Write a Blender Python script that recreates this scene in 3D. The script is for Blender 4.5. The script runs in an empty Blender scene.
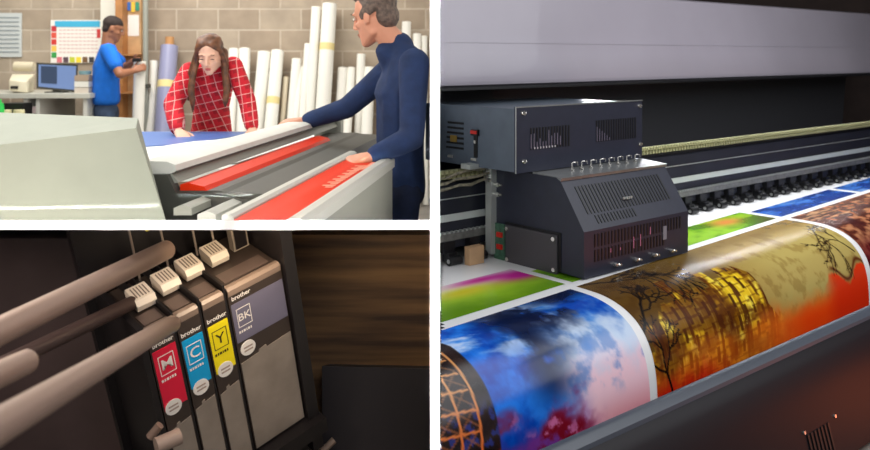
import bpy, bmesh, math, random
import numpy as np
from mathutils import Vector, Matrix
random.seed(7)
SC = bpy.context.scene
COL = SC.collection

# ------------------------------------------------------------------ camera
F, CX, CY, ZC = 850.0, 435.0, 55.0, 1.45
cd = bpy.data.cameras.new('camera'); cam = bpy.data.objects.new('camera', cd); COL.objects.link(cam)
cam.location = (0, 0, ZC); cam.rotation_euler = (math.pi/2, 0, 0)
cd.sensor_width = 36; cd.sensor_fit = 'HORIZONTAL'; cd.lens = 36*F/870
cd.shift_y = -(225-CY)/870.0
cd.clip_start = 0.05
cd.dof.use_dof = True; cd.dof.focus_distance = 2.95; cd.dof.aperture_fstop = 3.8
SC.camera = cam
SC.view_settings.view_transform = 'Standard'; SC.view_settings.look = 'None'
SC.view_settings.gamma = 1; SC.view_settings.use_curve_mapping = False
SC.view_settings.exposure = 0

def P(px, py, Y):
    return Vector(((px-CX)/F*Y, Y, ZC+(CY-py)/F*Y))

# ------------------------------------------------------------------ materials
def lin(c):
    r = []
    for v in c[:3]:
        v = v/255.0
        r.append(v/12.92 if v <= .04045 else ((v+.055)/1.055)**2.4)
    return (*r, 1)

def mat(name, c, rough=.5, metal=0, noise=0, nscale=8, bump=0, bscale=60, spec=.5, coat=0, emis=None, estr=0, trans=0):
    m = bpy.data.materials.new(name); m.use_nodes = True
    nt = m.node_tree; b = nt.nodes['Principled BSDF']
    b.inputs['Base Color'].default_value = lin(c)
    b.inputs['Roughness'].default_value = rough; b.inputs['Metallic'].default_value = metal
    b.inputs['Specular IOR Level'].default_value = spec; b.inputs['Coat Weight'].default_value = coat
    b.inputs['Transmission Weight'].default_value = trans
    if emis:
        b.inputs['Emission Color'].default_value = lin(emis); b.inputs['Emission Strength'].default_value = estr
    tc = nt.nodes.new('ShaderNodeTexCoord')
    if noise:
        n = nt.nodes.new('ShaderNodeTexNoise'); n.inputs['Scale'].default_value = nscale; n.inputs['Detail'].default_value = 4
        nt.links.new(tc.outputs['Object'], n.inputs['Vector'])
        r = nt.nodes.new('ShaderNodeValToRGB')
        lo = lin([max(0, v*(1-noise)) for v in c]); hi = lin([min(255, v*(1+noise)) for v in c])
        r.color_ramp.elements[0].color = lo; r.color_ramp.elements[1].color = hi
        r.color_ramp.elements[0].position = .3; r.color_ramp.elements[1].position = .7
        nt.links.new(n.outputs['Fac'], r.inputs['Fac']); nt.links.new(r.outputs['Color'], b.inputs['Base Color'])
    if bump:
        n = nt.nodes.new('ShaderNodeTexNoise'); n.inputs['Scale'].default_value = bscale
        nt.links.new(tc.outputs['Object'], n.inputs['Vector'])
        bp = nt.nodes.new('ShaderNodeBump'); bp.inputs['Strength'].default_value = bump; bp.inputs['Distance'].default_value = .01
        nt.links.new(n.outputs['Fac'], bp.inputs['Height']); nt.links.new(bp.outputs['Normal'], b.inputs['Normal'])
    return m

def mat_block():
    m = mat('block_wall', (176, 160, 142), .9); nt = m.node_tree; b = nt.nodes['Principled BSDF']
    tc = nt.nodes.new('ShaderNodeTexCoord'); sp = nt.nodes.new('ShaderNodeSeparateXYZ'); cb = nt.nodes.new('ShaderNodeCombineXYZ')
    nt.links.new(tc.outputs['Object'], sp.inputs[0]); nt.links.new(sp.outputs['X'], cb.inputs['X']); nt.links.new(sp.outputs['Z'], cb.inputs['Y'])
    br = nt.nodes.new('ShaderNodeTexBrick'); nt.links.new(cb.outputs[0], br.inputs['Vector'])
    br.inputs['Scale'].default_value = 1; br.inputs['Brick Width'].default_value = .42; br.inputs['Row Height'].default_value = .213
    br.inputs['Mortar Size'].default_value = .010; br.inputs['Mortar Smooth'].default_value = .3
    br.inputs['Color1'].default_value = lin((160, 144, 126)); br.inputs['Color2'].default_value = lin((180, 166, 148))
    br.inputs['Mortar'].default_value = lin((190, 177, 160)); br.inputs['Bias'].default_value = -.1
    n = nt.nodes.new('ShaderNodeTexNoise'); n.inputs['Scale'].default_value = 5; n.inputs['Detail'].default_value = 6
    nt.links.new(tc.outputs['Object'], n.inputs['Vector'])
    mx = nt.nodes.new('ShaderNodeMixRGB'); mx.blend_type = 'OVERLAY'; mx.inputs[0].default_value = .35
    nt.links.new(br.outputs['Color'], mx.inputs[1]); nt.links.new(n.outputs['Fac'], mx.inputs[2])
    nt.links.new(mx.outputs[0], b.inputs['Base Color'])
    bp = nt.nodes.new('ShaderNodeBump'); bp.inputs['Strength'].default_value = .4; bp.inputs['Distance'].default_value = .01; bp.invert = True
    nt.links.new(br.outputs['Fac'], bp.inputs['Height']); nt.links.new(bp.outputs['Normal'], b.inputs['Normal'])
    return m

def mat_plaid():
    m = mat('plaid_cloth', (200, 35, 45), .85); nt = m.node_tree; b = nt.nodes['Principled BSDF']
    tc = nt.nodes.new('ShaderNodeTexCoord'); mp = nt.nodes.new('ShaderNodeMapping'); mp.inputs['Rotation'].default_value = (0, .22, .0)
    nt.links.new(tc.outputs['Object'], mp.inputs[0])
    sp = nt.nodes.new('ShaderNodeSeparateXYZ'); nt.links.new(mp.outputs[0], sp.inputs[0])
    def line(out, period, width, off=0):
        a = nt.nodes.new('ShaderNodeMath'); a.operation = 'MULTIPLY_ADD'; a.inputs[1].default_value = 1/period; a.inputs[2].default_value = off+50
        nt.links.new(out, a.inputs[0])
        f = nt.nodes.new('ShaderNodeMath'); f.operation = 'FRACT'; nt.links.new(a.outputs[0], f.inputs[0])
        l = nt.nodes.new('ShaderNodeMath'); l.operation = 'LESS_THAN'; l.inputs[1].default_value = width; nt.links.new(f.outputs[0], l.inputs[0])
        return l.outputs[0]
    def mx2(a, bb, op='MAXIMUM'):
        q = nt.nodes.new('ShaderNodeMath'); q.operation = op; nt.links.new(a, q.inputs[0]); nt.links.new(bb, q.inputs[1]); return q.outputs[0]
    wl = mx2(line(sp.outputs['X'], .052, .075), line(sp.outputs['Z'], .052, .075))
    dk = mx2(line(sp.outputs['X'], .052, .45, .45), line(sp.outputs['Z'], .052, .45, .45), 'MULTIPLY')
    m1 = nt.nodes.new('ShaderNodeMixRGB'); m1.inputs[1].default_value = lin((206, 26, 44)); m1.inputs[2].default_value = lin((168, 18, 34)); nt.links.new(dk, m1.inputs[0])
    m2 = nt.nodes.new('ShaderNodeMixRGB'); m2.inputs[2].default_value = lin((230, 170, 165)); nt.links.new(wl, m2.inputs[0]); nt.links.new(m1.outputs[0], m2.inputs[1])
    nt.links.new(m2.outputs[0], b.inputs['Base Color'])
    return m

def mat_slats():
    m = mat('stained_wood', (120, 84, 52), .6); nt = m.node_tree; b = nt.nodes['Principled BSDF']
    tc = nt.nodes.new('ShaderNodeTexCoord'); mp = nt.nodes.new('ShaderNodeMapping'); mp.inputs['Scale'].default_value = (.6, 1, 9)
    nt.links.new(tc.outputs['Object'], mp.inputs[0])
    n = nt.nodes.new('ShaderNodeTexNoise'); n.inputs['Scale'].default_value = 2.2; n.inputs['Detail'].default_value = 5
    nt.links.new(mp.outputs[0], n.inputs['Vector'])
    r = nt.nodes.new('ShaderNodeValToRGB'); r.color_ramp.elements[0].color = lin((64, 46, 36)); r.color_ramp.elements[1].color = lin((142, 108, 70))
    r.color_ramp.elements[0].position = .35; r.color_ramp.elements[1].position = .72
    nt.links.new(n.outputs['Fac'], r.inputs['Fac']); nt.links.new(r.outputs['Color'], b.inputs['Base Color'])
    return m

def mat_print(name, gloss=.23):
    m = mat(name, (255, 255, 255), gloss, coat=.0); nt = m.node_tree; b = nt.nodes['Principled BSDF']
    a = nt.nodes.new('ShaderNodeAttribute'); a.attribute_name = 'ink'; nt.links.new(a.outputs['Color'], b.inputs['Base Color'])
    b.inputs['Specular IOR Level'].default_value = .3
    return m

M = {}
M['white'] = mat('white_paint', (245, 245, 245), .7)
M['ceil'] = mat('ceiling_paint', (225, 225, 220), .9)
M['floor'] = mat('floor_concrete', (120, 115, 108), .7, noise=.1, nscale=3)
M['block'] = mat_block()
M['dark_room'] = mat('dark_wall', (62, 50, 46), .9, noise=.08)
M['plaster'] = mat('plaster_wall', (170, 165, 158), .9, noise=.03)
M['slats'] = mat_slats()
M['charcoal'] = mat('charcoal_enamel', (38, 41, 56), .42, noise=.05, nscale=20, bump=.03, bscale=300)
M['charcoal2'] = mat('slate_enamel', (84, 94, 106), .42, noise=.05, nscale=14)
M['black'] = mat('black_plastic', (14, 14, 17), .45)
M['blackmatte'] = mat('black_felt', (20, 20, 24), .8)
M['plate'] = mat('black_plate', (66, 64, 68), .45)
M['steel'] = mat('brushed_steel', (200, 202, 198), .3, metal=.9)
M['alu'] = mat('aluminium', (196, 200, 196), .4, metal=.5)
M['screw'] = mat('screw_steel', (235, 232, 225), .25, metal=.9)
M['lid'] = mat('lid_enamel', (158, 152, 162), .33, noise=.03, nscale=1.5, coat=.2)
M['beam'] = mat('beam_enamel', (38, 40, 50), .4, noise=.06)
M['paper'] = mat('media_white', (235, 235, 240), .45)
M['cover'] = mat('front_cover_enamel', (22, 18, 23), .5, spec=.22)
M['cover_lit'] = mat('cover_edge_lit', (66, 72, 82), .4)  # paler than the cover: light on its flat top, put into the colour
M['red'] = mat('red_plastic', (200, 40, 30), .4)
M['pcb'] = mat('green_board', (60, 95, 75), .5, noise=.2, nscale=60)
M['tan'] = mat('tan_cardboard', (186, 150, 112), .8, noise=.1)
M['print'] = mat_print('printed_media')
M['scale'] = mat('scale_strip', (205, 212, 208), .4, metal=.2)

# ------------------------------------------------------------------ object helpers
def world_base(root):
    return root.location if root is not None else Vector((0, 0, 0))
BASE = {}
def thing(name, label, cat, loc=(0, 0, 0), group=None):
    o = bpy.data.objects.new(name, None); COL.objects.link(o); o.location = loc; o.empty_display_size = .05
    o['label'] = label; o['category'] = cat
    if group: o['group'] = group
    BASE[o.name] = Vector(loc)
    return o
def tag(o, label, cat, group=None, kind=None):
    if label: o['label'] = label
    if cat: o['category'] = cat
    if group: o['group'] = group
    if kind: o['kind'] = kind
    return o

def clip(bm, co, no):
    """keep the side where (p-co).no <= 0"""
    geo = bm.verts[:] + bm.edges[:] + bm.faces[:]
    r = bmesh.ops.bisect_plane(bm, geom=geo, plane_co=co, plane_no=no, clear_outer=True, dist=1e-5)
    ed = [e for e in r['geom_cut'] if isinstance(e, bmesh.types.BMEdge)]
    if ed:
        try: bmesh.ops.holes_fill(bm, edges=ed, sides=0)
        except Exception: pass

def clip_left_of(bm, px):   # keep x > px plane, for the right-hand room
    k = (px-CX)/F; clip(bm, (0, 0, 0), Vector((-1, k, 0)).normalized())
def clip_right_of(bm, px):  # keep x < px plane
    k = (px-CX)/F; clip(bm, (0, 0, 0), Vector((1, -k, 0)).normalized())
def clip_below(bm, py):     # keep above the sloping slab
    k = (CY-py)/F; clip(bm, (0, 0, ZC), Vector((0, k, -1)).normalized())

def obj(name, bm, m, parent=None, smooth=None, bev=0, clipf=None):
    """link bm (world coordinates) as one mesh object"""
    if bev:
        es = [e for e in bm.edges if len(e.link_faces) == 2 and e.calc_face_angle(0) > .5]
        if es:
            bmesh.ops.bevel(bm, geom=es, offset=bev, segments=2, affect='EDGES', profile=.6, clamp_overlap=True)
    if clipf: clipf(bm)
    bmesh.ops.recalc_face_normals(bm, faces=bm.faces[:])
    if parent is not None:
        base = BASE[parent.name]
    else:
        if len(bm.verts):
            xs = [v.co for v in bm.verts]
            base = Vector(((min(v.x for v in xs)+max(v.x for v in xs))/2, (min(v.y for v in xs)+max(v.y for v in xs))/2, min(v.z for v in xs)))
        else: base = Vector((0, 0, 0))
    bmesh.ops.translate(bm, verts=bm.verts, vec=-base)
    me = bpy.data.meshes.new(name); bm.to_mesh(me); bm.free()
    if smooth:
        me.polygons.foreach_set('use_smooth', [True]*len(me.polygons))
        if smooth != 'all':
            try: me.set_sharp_from_angle(angle=math.radians(smooth if smooth > 1 else 40))
            except Exception: pass
    me.materials.append(m)
    o = bpy.data.objects.new(name, me); COL.objects.link(o)
    if parent is not None:
        o.parent = parent
        BASE[o.name] = base
    else:
        o.location = base; BASE[o.name] = base
    return o
def struct(name, bm, m, **k):
    o = obj(name, bm, m, **k); o['kind'] = 'structure'; return o

def NB(): return bmesh.new()
def hexa(bm, c):
    """8 corners: bottom 0-3 ring, top 4-7 ring"""
    v = [bm.verts.new(Vector(p)) for p in c]
    for f in ((0, 3, 2, 1), (4, 5, 6, 7), (0, 1, 5, 4), (1, 2, 6, 5), (2, 3, 7, 6), (3, 0, 4, 7)):
        bm.faces.new([v[i] for i in f])
    return v
def box(bm, x0, x1, y0, y1, z0, z1, T=None):
    c = [(x0, y0, z0), (x1, y0, z0), (x1, y1, z0), (x0, y1, z0), (x0, y0, z1), (x1, y0, z1), (x1, y1, z1), (x0, y1, z1)]
    if T: c = [T(*p) for p in c]
    hexa(bm, c); return bm
def poly_prism(bm, prof, T0, T1):
    """prof list of 2D points; T0/T1 map (a,b) to world for both ends"""
    A = [bm.verts.new(T0(*p)) for p in prof]; B = [bm.verts.new(T1(*p)) for p in prof]; n = len(prof)
    bm.faces.new(A); bm.faces.new(B[::-1])
    for i in range(n): bm.faces.new((A[i], B[i], B[(i+1) % n], A[(i+1) % n]))
    return bm
def frame_of(d):
    d = d.normalized(); h = Vector((0, 0, 1)) if abs(d.z) < .9 else Vector((0, 1, 0))
    a = d.cross(h).normalized(); b = d.cross(a).normalized(); return a, b
def tube(bm, p0, p1, r0, r1=None, n=20, cap=True):
    p0, p1 = Vector(p0), Vector(p1); r1 = r0 if r1 is None else r1
    a, b = frame_of(p1-p0)
    A = [bm.verts.new(p0+(a*math.cos(t)+b*math.sin(t))*r0) for t in (2*math.pi*i/n for i in range(n))]
    B = [bm.verts.new(p1+(a*math.cos(t)+b*math.sin(t))*r1) for t in (2*math.pi*i/n for i in range(n))]
    for i in range(n): bm.faces.new((A[i], A[(i+1) % n], B[(i+1) % n], B[i]))
    if cap: bm.faces.new(A[::-1]); bm.faces.new(B)
    return bm
def path_tube(bm, pts, r, n=8):
    rings = []
    for i, p in enumerate(pts):
        d = Vector(pts[min(i+1, len(pts)-1)])-Vector(pts[max(i-1, 0)])
        a, b = frame_of(d); rr = r[i] if isinstance(r, (list, tuple)) else r
        rings.append([bm.verts.new(Vector(p)+(a*math.cos(t)+b*math.sin(t))*rr) for t in (2*math.pi*k/n for k in range(n))])
    for A, B in zip(rings, rings[1:]):
        # align start index to the nearest vertex to avoid twisting
        k0 = min(range(n), key=lambda k: (B[k].co-A[0].co).length)
        B[:] = B[k0:]+B[:k0]
        for i in range(n): bm.faces.new((A[i], A[(i+1) % n], B[(i+1) % n], B[i]))
    bm.faces.new(rings[0][::-1]); bm.faces.new(rings[-1]); return bm

# ------------------------------------------------------------------ setting (three neighbouring rooms seen in section)
YF = 2.15
b = NB(); box(b, -6, 6.5, 0.3, 9.2, -.1, 0); struct('floor', b, M['floor'])
def ry(py, Y): return ZC+(CY-py)/F*Y
def rx(px, Y): return (px-CX)/F*Y
b = NB(); Y0, Y1 = YF, 3.30
hexa(b, [(-2.4, Y0, ry(229.6, Y0)), (rx(430.2, Y0), Y0, ry(229.6, Y0)), (rx(430.2, Y1), Y1, ry(229.6, Y1)), (-2.4, Y1, ry(229.6, Y1)),
         (-2.4, Y0, ry(220.4, Y0)), (rx(430.2, Y0), Y0, ry(220.4, Y0)), (rx(430.2, Y1), Y1, ry(220.4, Y1)), (-2.4, Y1, ry(220.4, Y1))])
struct('ceiling_lower', b, M['white'])
b = NB(); Y1 = 9.0
hexa(b, [(rx(430.3, Y0), Y0, 0), (rx(439.7, Y0), Y0, 0), (rx(439.7, Y1), Y1, 0), (rx(430.3, Y1), Y1, 0),
         (rx(430.3, Y0), Y0, 3.2), (rx(439.7, Y0), Y0, 3.2), (rx(439.7, Y1), Y1, 3.2), (rx(430.3, Y1), Y1, 3.2)])
struct('wall_middle', b, M['white'])
b = NB(); box(b, -5.6, rx(430.3, 8.6), 8.6, 8.75, 0, 3.2); struct('wall_back', b, M['block'])
b = NB(); box(b, -5.7, -5.6, 2.15, 8.75, 0, 3.2); struct('wall_left', b, M['plaster'])
b = NB(); box(b, -5.7, -.02, 2.15, 8.75, 3.2, 3.3); struct('ceiling', b, M['ceil'])
# small room below: back wall
b = NB(); box(b, -2.4, rx(430.2, 3.17), 3.17, 3.27, 0, ry(229.6, 3.27)); struct('wall_wood', b, M['slats'])
b = NB(); box(b, -2.4, -2.3, YF, 3.17, 0, ry(229.6, 3.17)-.0); struct('wall_alcove', b, M['dark_room'])
# right-hand room
b = NB(); box(b, rx(439.7, 7.6), 6.2, 7.6, 7.7, 0, 3.2); struct('wall_far', b, M['dark_room'])
b = NB(); box(b, 6.2, 6.3, 2.15, 7.7, 0, 3.2); struct('wall_right', b, M['dark_room'])
b = NB(); box(b, .02, 6.3, 2.15, 7.7, 3.2, 3.3); struct('ceiling_right', b, M['dark_room'])


# ================================================================== RIGHT ROOM: wide-format printer
U3 = Vector((.763, .646, 0)).normalized(); V3 = Vector((U3.y, -U3.x, 0)); O3 = P(584, 281, 3.2)
def T3(u, v, w): return O3+U3*u+V3*v+Vector((0, 0, w))
clipL = lambda bm: clip_left_of(bm, 440.0)
UL, UR = -1.5, 4.55

printer = thing('wide_format_printer', 'large dark wide-format printer with raised grey lid, filling the right-hand room', 'printer', tuple(T3(1.4, -.5, -O3.z)))
def prism_u(name, prof, m, parent, u0=UL, u1=UR, bev=0, smooth=None):
    b = NB(); poly_prism(b, prof, lambda v, w: T3(u0, v, w), lambda v, w: T3(u1, v, w))
    return obj(name, b, m, parent, bev=bev, smooth=smooth, clipf=clipL)
zf = -O3.z
prism_u('base_cabinet', [(-1.15, zf), (.12, zf), (.10, -.30), (-.05, -.035), (-1.15, -.035)], M['blackmatte'], printer)
prism_u('platen', [(-.75, -.035), (-.15, -.035), (-.15, -.004), (-.75, -.004)], M['alu'], printer)
prism_u('back_panel', [(-1.15, -.035), (-1.10, -.035), (-1.02, 1.1), (-1.12, 1.1)], mat('back_panel_grey', (70, 70, 74), .6), printer)
lid = prism_u('lid', [(-.62, .715), (-.60, .722), (-.595, .74), (-.64, .86), (-.68, .97), (-.72, 1.16), (-.75, 1.17), (-1.12, 1.19), (-1.12, 1.16), (-.78, 1.13), (-.72, .97), (-.68, .86), (-.64, .73)], M['lid'], printer, smooth=50)
prism_u('lid_seam', [(-.660, .905), (-.654, .905), (-.656, .911), (-.664, .911)], M['lid'], lid)
prism_u('lid_edge', [(-.625, .700), (-.600, .700), (-.598, .716), (-.625, .716)], M['blackmatte'], lid)
prism_u('streak_lamp_bar', [(-.598, .702), (-.574, .702), (-.574, .712), (-.598, .712)], M['black'], lid)  # made-up bar on the lid, holding the lamp for the sheet's streak
# beam with its rails
prism_u('beam', [(-.80, .055), (-.55, .055), (-.55, .315), (-.56, .325), (-.80, .325)], M['beam'], printer)
prism_u('beam_ledge', [(-.80, .325), (-.545, .325), (-.545, .335), (-.80, .335)], M['black'], printer)
prism_u('scale_strip', [(-.549, .168), (-.541, .168), (-.541, .196), (-.549, .196)], M['scale'], printer)
prism_u('upper_guide', [(-.549, .258), (-.546, .258), (-.546, .262), (-.549, .262)], M['alu'], printer)
rail = prism_u('lower_rail', [(-.55, .092), (-.528, .092), (-.528, .120), (-.55, .124)], mat('rail_metal', (132, 132, 128), .4, metal=.5, noise=.1, nscale=40), printer)
# energy chain lying on the ledge: many small links
chain_m = mat('chain_links', (176, 174, 132), .45, metal=.2)
b = NB(); u = -.75
while u < 4.5:
    for row in (0, 1):
        uu = u+.012*row
        box(b, uu, uu+.017, -.575, -.545, .340+row*.022, .340+row*.022+.013, T3)
    box(b, u+.006, u+.011, -.572, -.546, .352, .364, T3)
    u += .026
obj('drag_chain', b, chain_m, printer, clipf=clipL)
prism_u('chain_tray', [(-.60, .335), (-.575, .335), (-.575, .372), (-.60, .372)], M['black'], printer)
# teeth on the lower rail
b = NB(); u = -.6
while u < 4.4:
    box(b, u, u+.010, -.545, -.527, .121, .128, T3); u += .024
obj('rail_teeth', b, M['alu'], printer, clipf=clipL)
# media clamps / pinch rollers
k = 0; u = -.50
while u < 4.3:
    if u < -.42 or u > .62 or (-.22 < u < -.05):
        b = NB()
        box(b, u-.03, u+.03, -.56, -.52, .045, .092, T3)
        box(b, u-.022, u+.022, -.54, -.50, .012, .05, T3)
        o1 = obj('pinch_roller', b, M['black'], printer, bev=.004, clipf=clipL)
        b = NB(); tube(b, T3(u-.030, -.492, .020), T3(u+.030, -.492, .020), .0185, n=14)
        obj('roller_wheel', b, M['black'], o1, clipf=clipL, smooth=30)
        b = NB(); tube(b, T3(u-.031, -.492, .020), T3(u-.033, -.492, .020), .009, n=10)
        obj('roller_pin', b, M['steel'], o1, clipf=clipL)
    u += .142
# front cover
cov = prism_u('front_cover', [(.520, -.232), (.548, -.222), (.585, -.232), (.615, -.262), (.66, -.36), (.72, zf+.02), (.60, zf+.02), (.53, -.36)], M['cover'], printer, smooth=35)
prism_u('cover_edge', [(.512, -.214), (.530, -.203), (.553, -.204), (.572, -.217), (.576, -.229), (.548, -.2225), (.530, -.2285), (.514, -.230)], M['cover_lit'], printer, smooth=35)
# front vent grille at the bottom right
def Tc(u, t, d=0):  # on the slanted cover face, t = 0 at (.66,-.36)
    v = .66+(.06)*t; w = -.36+(zf+.02+.36)*t
    return T3(u, v+d, w+d*.25)
b = NB()
for i in range(7):
    h = .30 if i < 5 else .22
    u0 = .348+.0245*i
    box(b, u0, u0+.011, .40, .95-.03*abs(i-3), 0, .004, lambda a, t, d: Tc(a, t, d))
gr = obj('vent_grille', b, M['black'], cov)
for (uu, t) in ((.336, .35), (.560, .37)):
    b = NB(); tube(b, Tc(uu, t, -.002), Tc(uu, t, .005), .006, n=10); obj('screw', b, M['screw'], cov)

# ---------------- printed sheet
PV = np.array([(-.6, 0), (.03, 0), (.09, -.0008), (.15, -.004), (.20, -.014), (.24, -.027), (.285, -.05), (.32, -.08), (.345, -.115), (.362, -.15), (.374, -.19), (.382, -.24), (.386, -.3), (.388, -.5)])
# smooth resample
SS = np.concatenate([[0], np.cumsum(np.linalg.norm(np.diff(PV, axis=0), axis=1))]); SS = SS-SS[1]+.03
def smooth_prof():
    t = np.linspace(SS[0], SS[-1], 400); v = np.interp(t, SS, PV[:, 0]); w = np.interp(t, SS, PV[:, 1])
    k = np.hanning(31); k /= k.sum()
    vp = np.convolve(np.pad(v, 15, mode='reflect', reflect_type='odd'), k, 'valid'); wp = np.convolve(np.pad(w, 15, mode='reflect', reflect_type='odd'), k, 'valid')
    return t, vp, wp
TT, VP_, WP_ = smooth_prof()
def sheet_pt(u, s, off=0):
    v = np.interp(s, TT, VP_); w = np.interp(s, TT, WP_)
    dv = np.interp(s+.004, TT, VP_)-np.interp(s-.004, TT, VP_); dw = np.interp(s+.004, TT, WP_)-np.interp(s-.004, TT, WP_)
    n = np.hypot(dv, dw)+1e-9
    v = v-dw/n*off; w = w+dv/n*off
    v = v-.04*(u+.09)
    return v, w

def vnoise(x, y, seed=0):
    xi = np.floor(x).astype(int); yi = np.floor(y).astype(int); xf = x-xi; yf = y-yi
    def h(a, b_):
        n = (a*374761393+b_*668265263+seed*974634777) & 0xffffffff
        n = ((n ^ (n >> 13))*1274126177) & 0xffffffff
        return ((n ^ (n >> 16)) & 0xffff)/65535.0
    sx = xf*xf*(3-2*xf); sy = yf*yf*(3-2*yf)
    return (h(xi, yi)*(1-sx)+h(xi+1, yi)*sx)*(1-sy)+(h(xi, yi+1)*(1-sx)+h(xi+1, yi+1)*sx)*sy
def fbm(x, y, seed=0, o=5):
    a = 0; amp = .5; t = 0
    for i in range(o):
        a = a+amp*vnoise(x*2**i, y*2**i, seed+i*17); t += amp; amp *= .55
    return a/t
def rgb(*c): return np.array(c, float)
def mixc(a, b_, t):
    t = np.clip(t, 0, 1)[..., None]; return a*(1-t)+b_*t
def sst(x, a, b_):
    t = np.clip((x-a)/(b_-a), 0, 1); return t*t*(3-2*t)

def sheet_mesh(name, u0, u1, s0, s1, step, off, colf, parent, m=None, clipf=True):
    nu = max(2, int((u1-u0)/step)+1); ns = max(2, int((s1-s0)/min(step, .006))+1)
    us = np.linspace(u0, u1, nu); s_ = np.linspace(s0, s1, ns)
    Um, Sm = np.meshgrid(us, s_)
    v, w = sheet_pt(Um, Sm, off)
    base = BASE[parent.name]
    X = O3.x+U3.x*Um+V3.x*v-base.x; Yy = O3.y+U3.y*Um+V3.y*v-base.y; Z = O3.z+w-base.z
    co = np.stack([X, Yy, Z], -1).reshape(-1, 3)
    keep = ((X+base.x) > (440.0-CX)/F*(Yy+base.y)).reshape(-1)
    idx = np.arange(nu*ns).reshape(ns, nu)
    q = np.stack([idx[:-1, :-1], idx[:-1, 1:], idx[1:, 1:], idx[1:, :-1]], -1).reshape(-1, 4)
    q = q[keep[q].all(1)]
    used = np.unique(q); rem = -np.ones(nu*ns, int); rem[used] = np.arange(len(used))
    q = rem[q]; co = co[used]
    me = bpy.data.meshes.new(name)
    me.vertices.add(len(co)); me.vertices.foreach_set('co', co.reshape(-1).astype(np.float32))
    me.loops.add(q.size); me.loops.foreach_set('vertex_index', q.reshape(-1).astype(np.int32))
    me.polygons.add(len(q)); me.polygons.foreach_set('loop_start', (np.arange(len(q))*4).astype(np.int32))
    me.update(calc_edges=True)
    me.polygons.foreach_set('use_smooth', [True]*len(q))
    if colf is not None:
        c = colf(Um, Sm).reshape(-1, 3)[used]/255.0
        c = np.where(c <= .04045, c/12.92, ((np.clip(c, 0, 1)+.055)/1.055)**2.4)
        at = me.color_attributes.new('ink', 'FLOAT_COLOR', 'POINT')
        at.data.foreach_set('color', np.concatenate([c, np.ones((len(c), 1))], 1).reshape(-1).astype(np.float32))
    me.materials.append(m or M['print'])
    o = bpy.data.objects.new(name, me); COL.objects.link(o); o.parent = parent; BASE[o.name] = base
    return o

def sb(u): return .010-.035*u   # centre line of the white seam across the sheet
def segd(x, y, x0, y0, x1, y1):
    dx, dy = x1-x0, y1-y0; t = np.clip(((x-x0)*dx+(y-y0)*dy)/(dx*dx+dy*dy+1e-12), 0, 1)
    return np.hypot(x-(x0+t*dx), y-(y0+t*dy))
def tree(x, y, x0, y0, ang, ln, wd, depth, rnd, acc):
    x1 = x0+math.cos(ang)*ln; y1 = y0+math.sin(ang)*ln
    xm = (x0+x1)/2+rnd.uniform(-.15, .15)*ln; ym = (y0+y1)/2+rnd.uniform(-.15, .15)*ln
    for a in ((x0, y0, xm, ym), (xm, ym, x1, y1)):
        d = segd(x, y, *a)-wd*.5
        np.minimum(acc, d, out=acc)
    if depth:
        for k_ in range(2 if depth < 3 else 3):
            tree(x, y, x1, y1, ang+rnd.uniform(-.9, .9), ln*rnd.uniform(.6, .85), wd*.62, depth-1, rnd, acc)

def col_sky(Uu, S):
    n = fbm(Uu*5+3, S*7, 3); n2 = fbm(Uu*11, S*12+9, 8, 6); n3 = fbm(Uu*4+7, S*4.5+2, 21, 6)
    c = mixc(rgb(4, 66, 176), rgb(34, 128, 238), sst(n2, .3, .7))
    wisp = sst(fbm(Uu*3.5+S*5, S*15-Uu*3.5, 5, 6), .46, .68)*sst(-Uu, .18, .5)*(1-sst(S, .20, .38))
    c = mixc(c, rgb(206, 224, 252), wisp*.95)
    dark = sst(n3+.13*np.exp(-(((Uu+.40-(.28-S)*.9)/.16)**2)), .54, .66)*(1-sst(S, .38, .5))*sst(Uu, -.75, -.55)
    dark = np.maximum(dark, (1-sst(S+(n-.5)*.1, .07, .15))*sst(Uu, -.55, -.25)*.9)
    dark = np.maximum(dark, np.exp(-(((Uu+.42)/.10)**2+((S-.22)/.09)**2))*sst(n2, .38, .55))
    c = mixc(c, rgb(4, 14, 46), dark*.93)
    tt = sst(S-.50*(Uu*-1-.13)+(n3-.5)*.55, .06, .22)*sst(Uu, -.64, -.40)
    cloud = mixc(rgb(196, 214, 238), rgb(250, 206, 218), sst(S+(n2-.5)*.2, .30, .46))
    cloud = mixc(cloud, rgb(96, 140, 204), sst(n2, .50, .68)*.75*(1-sst(S, .42, .52)))
    c = mixc(c, cloud, tt)
    c = mixc(c, rgb(240, 140, 150), sst(S, .47, .60)*sst(Uu, -.55, -.3)*.75)
    mg = sst(S+(n-.5)*.35, .42, .54)*(1-sst(Uu, -.50, -.34))
    c = mixc(c, rgb(140, 50, 140), mg*.85)
    c = mixc(c, rgb(130, 14, 30), mg*sst(n2, .45, .58)*.95)
    c = mixc(c, rgb(226, 130, 190), mg*sst(fbm(Uu*22, S*22, 31), .56, .66)*.8)
    return c
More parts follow.
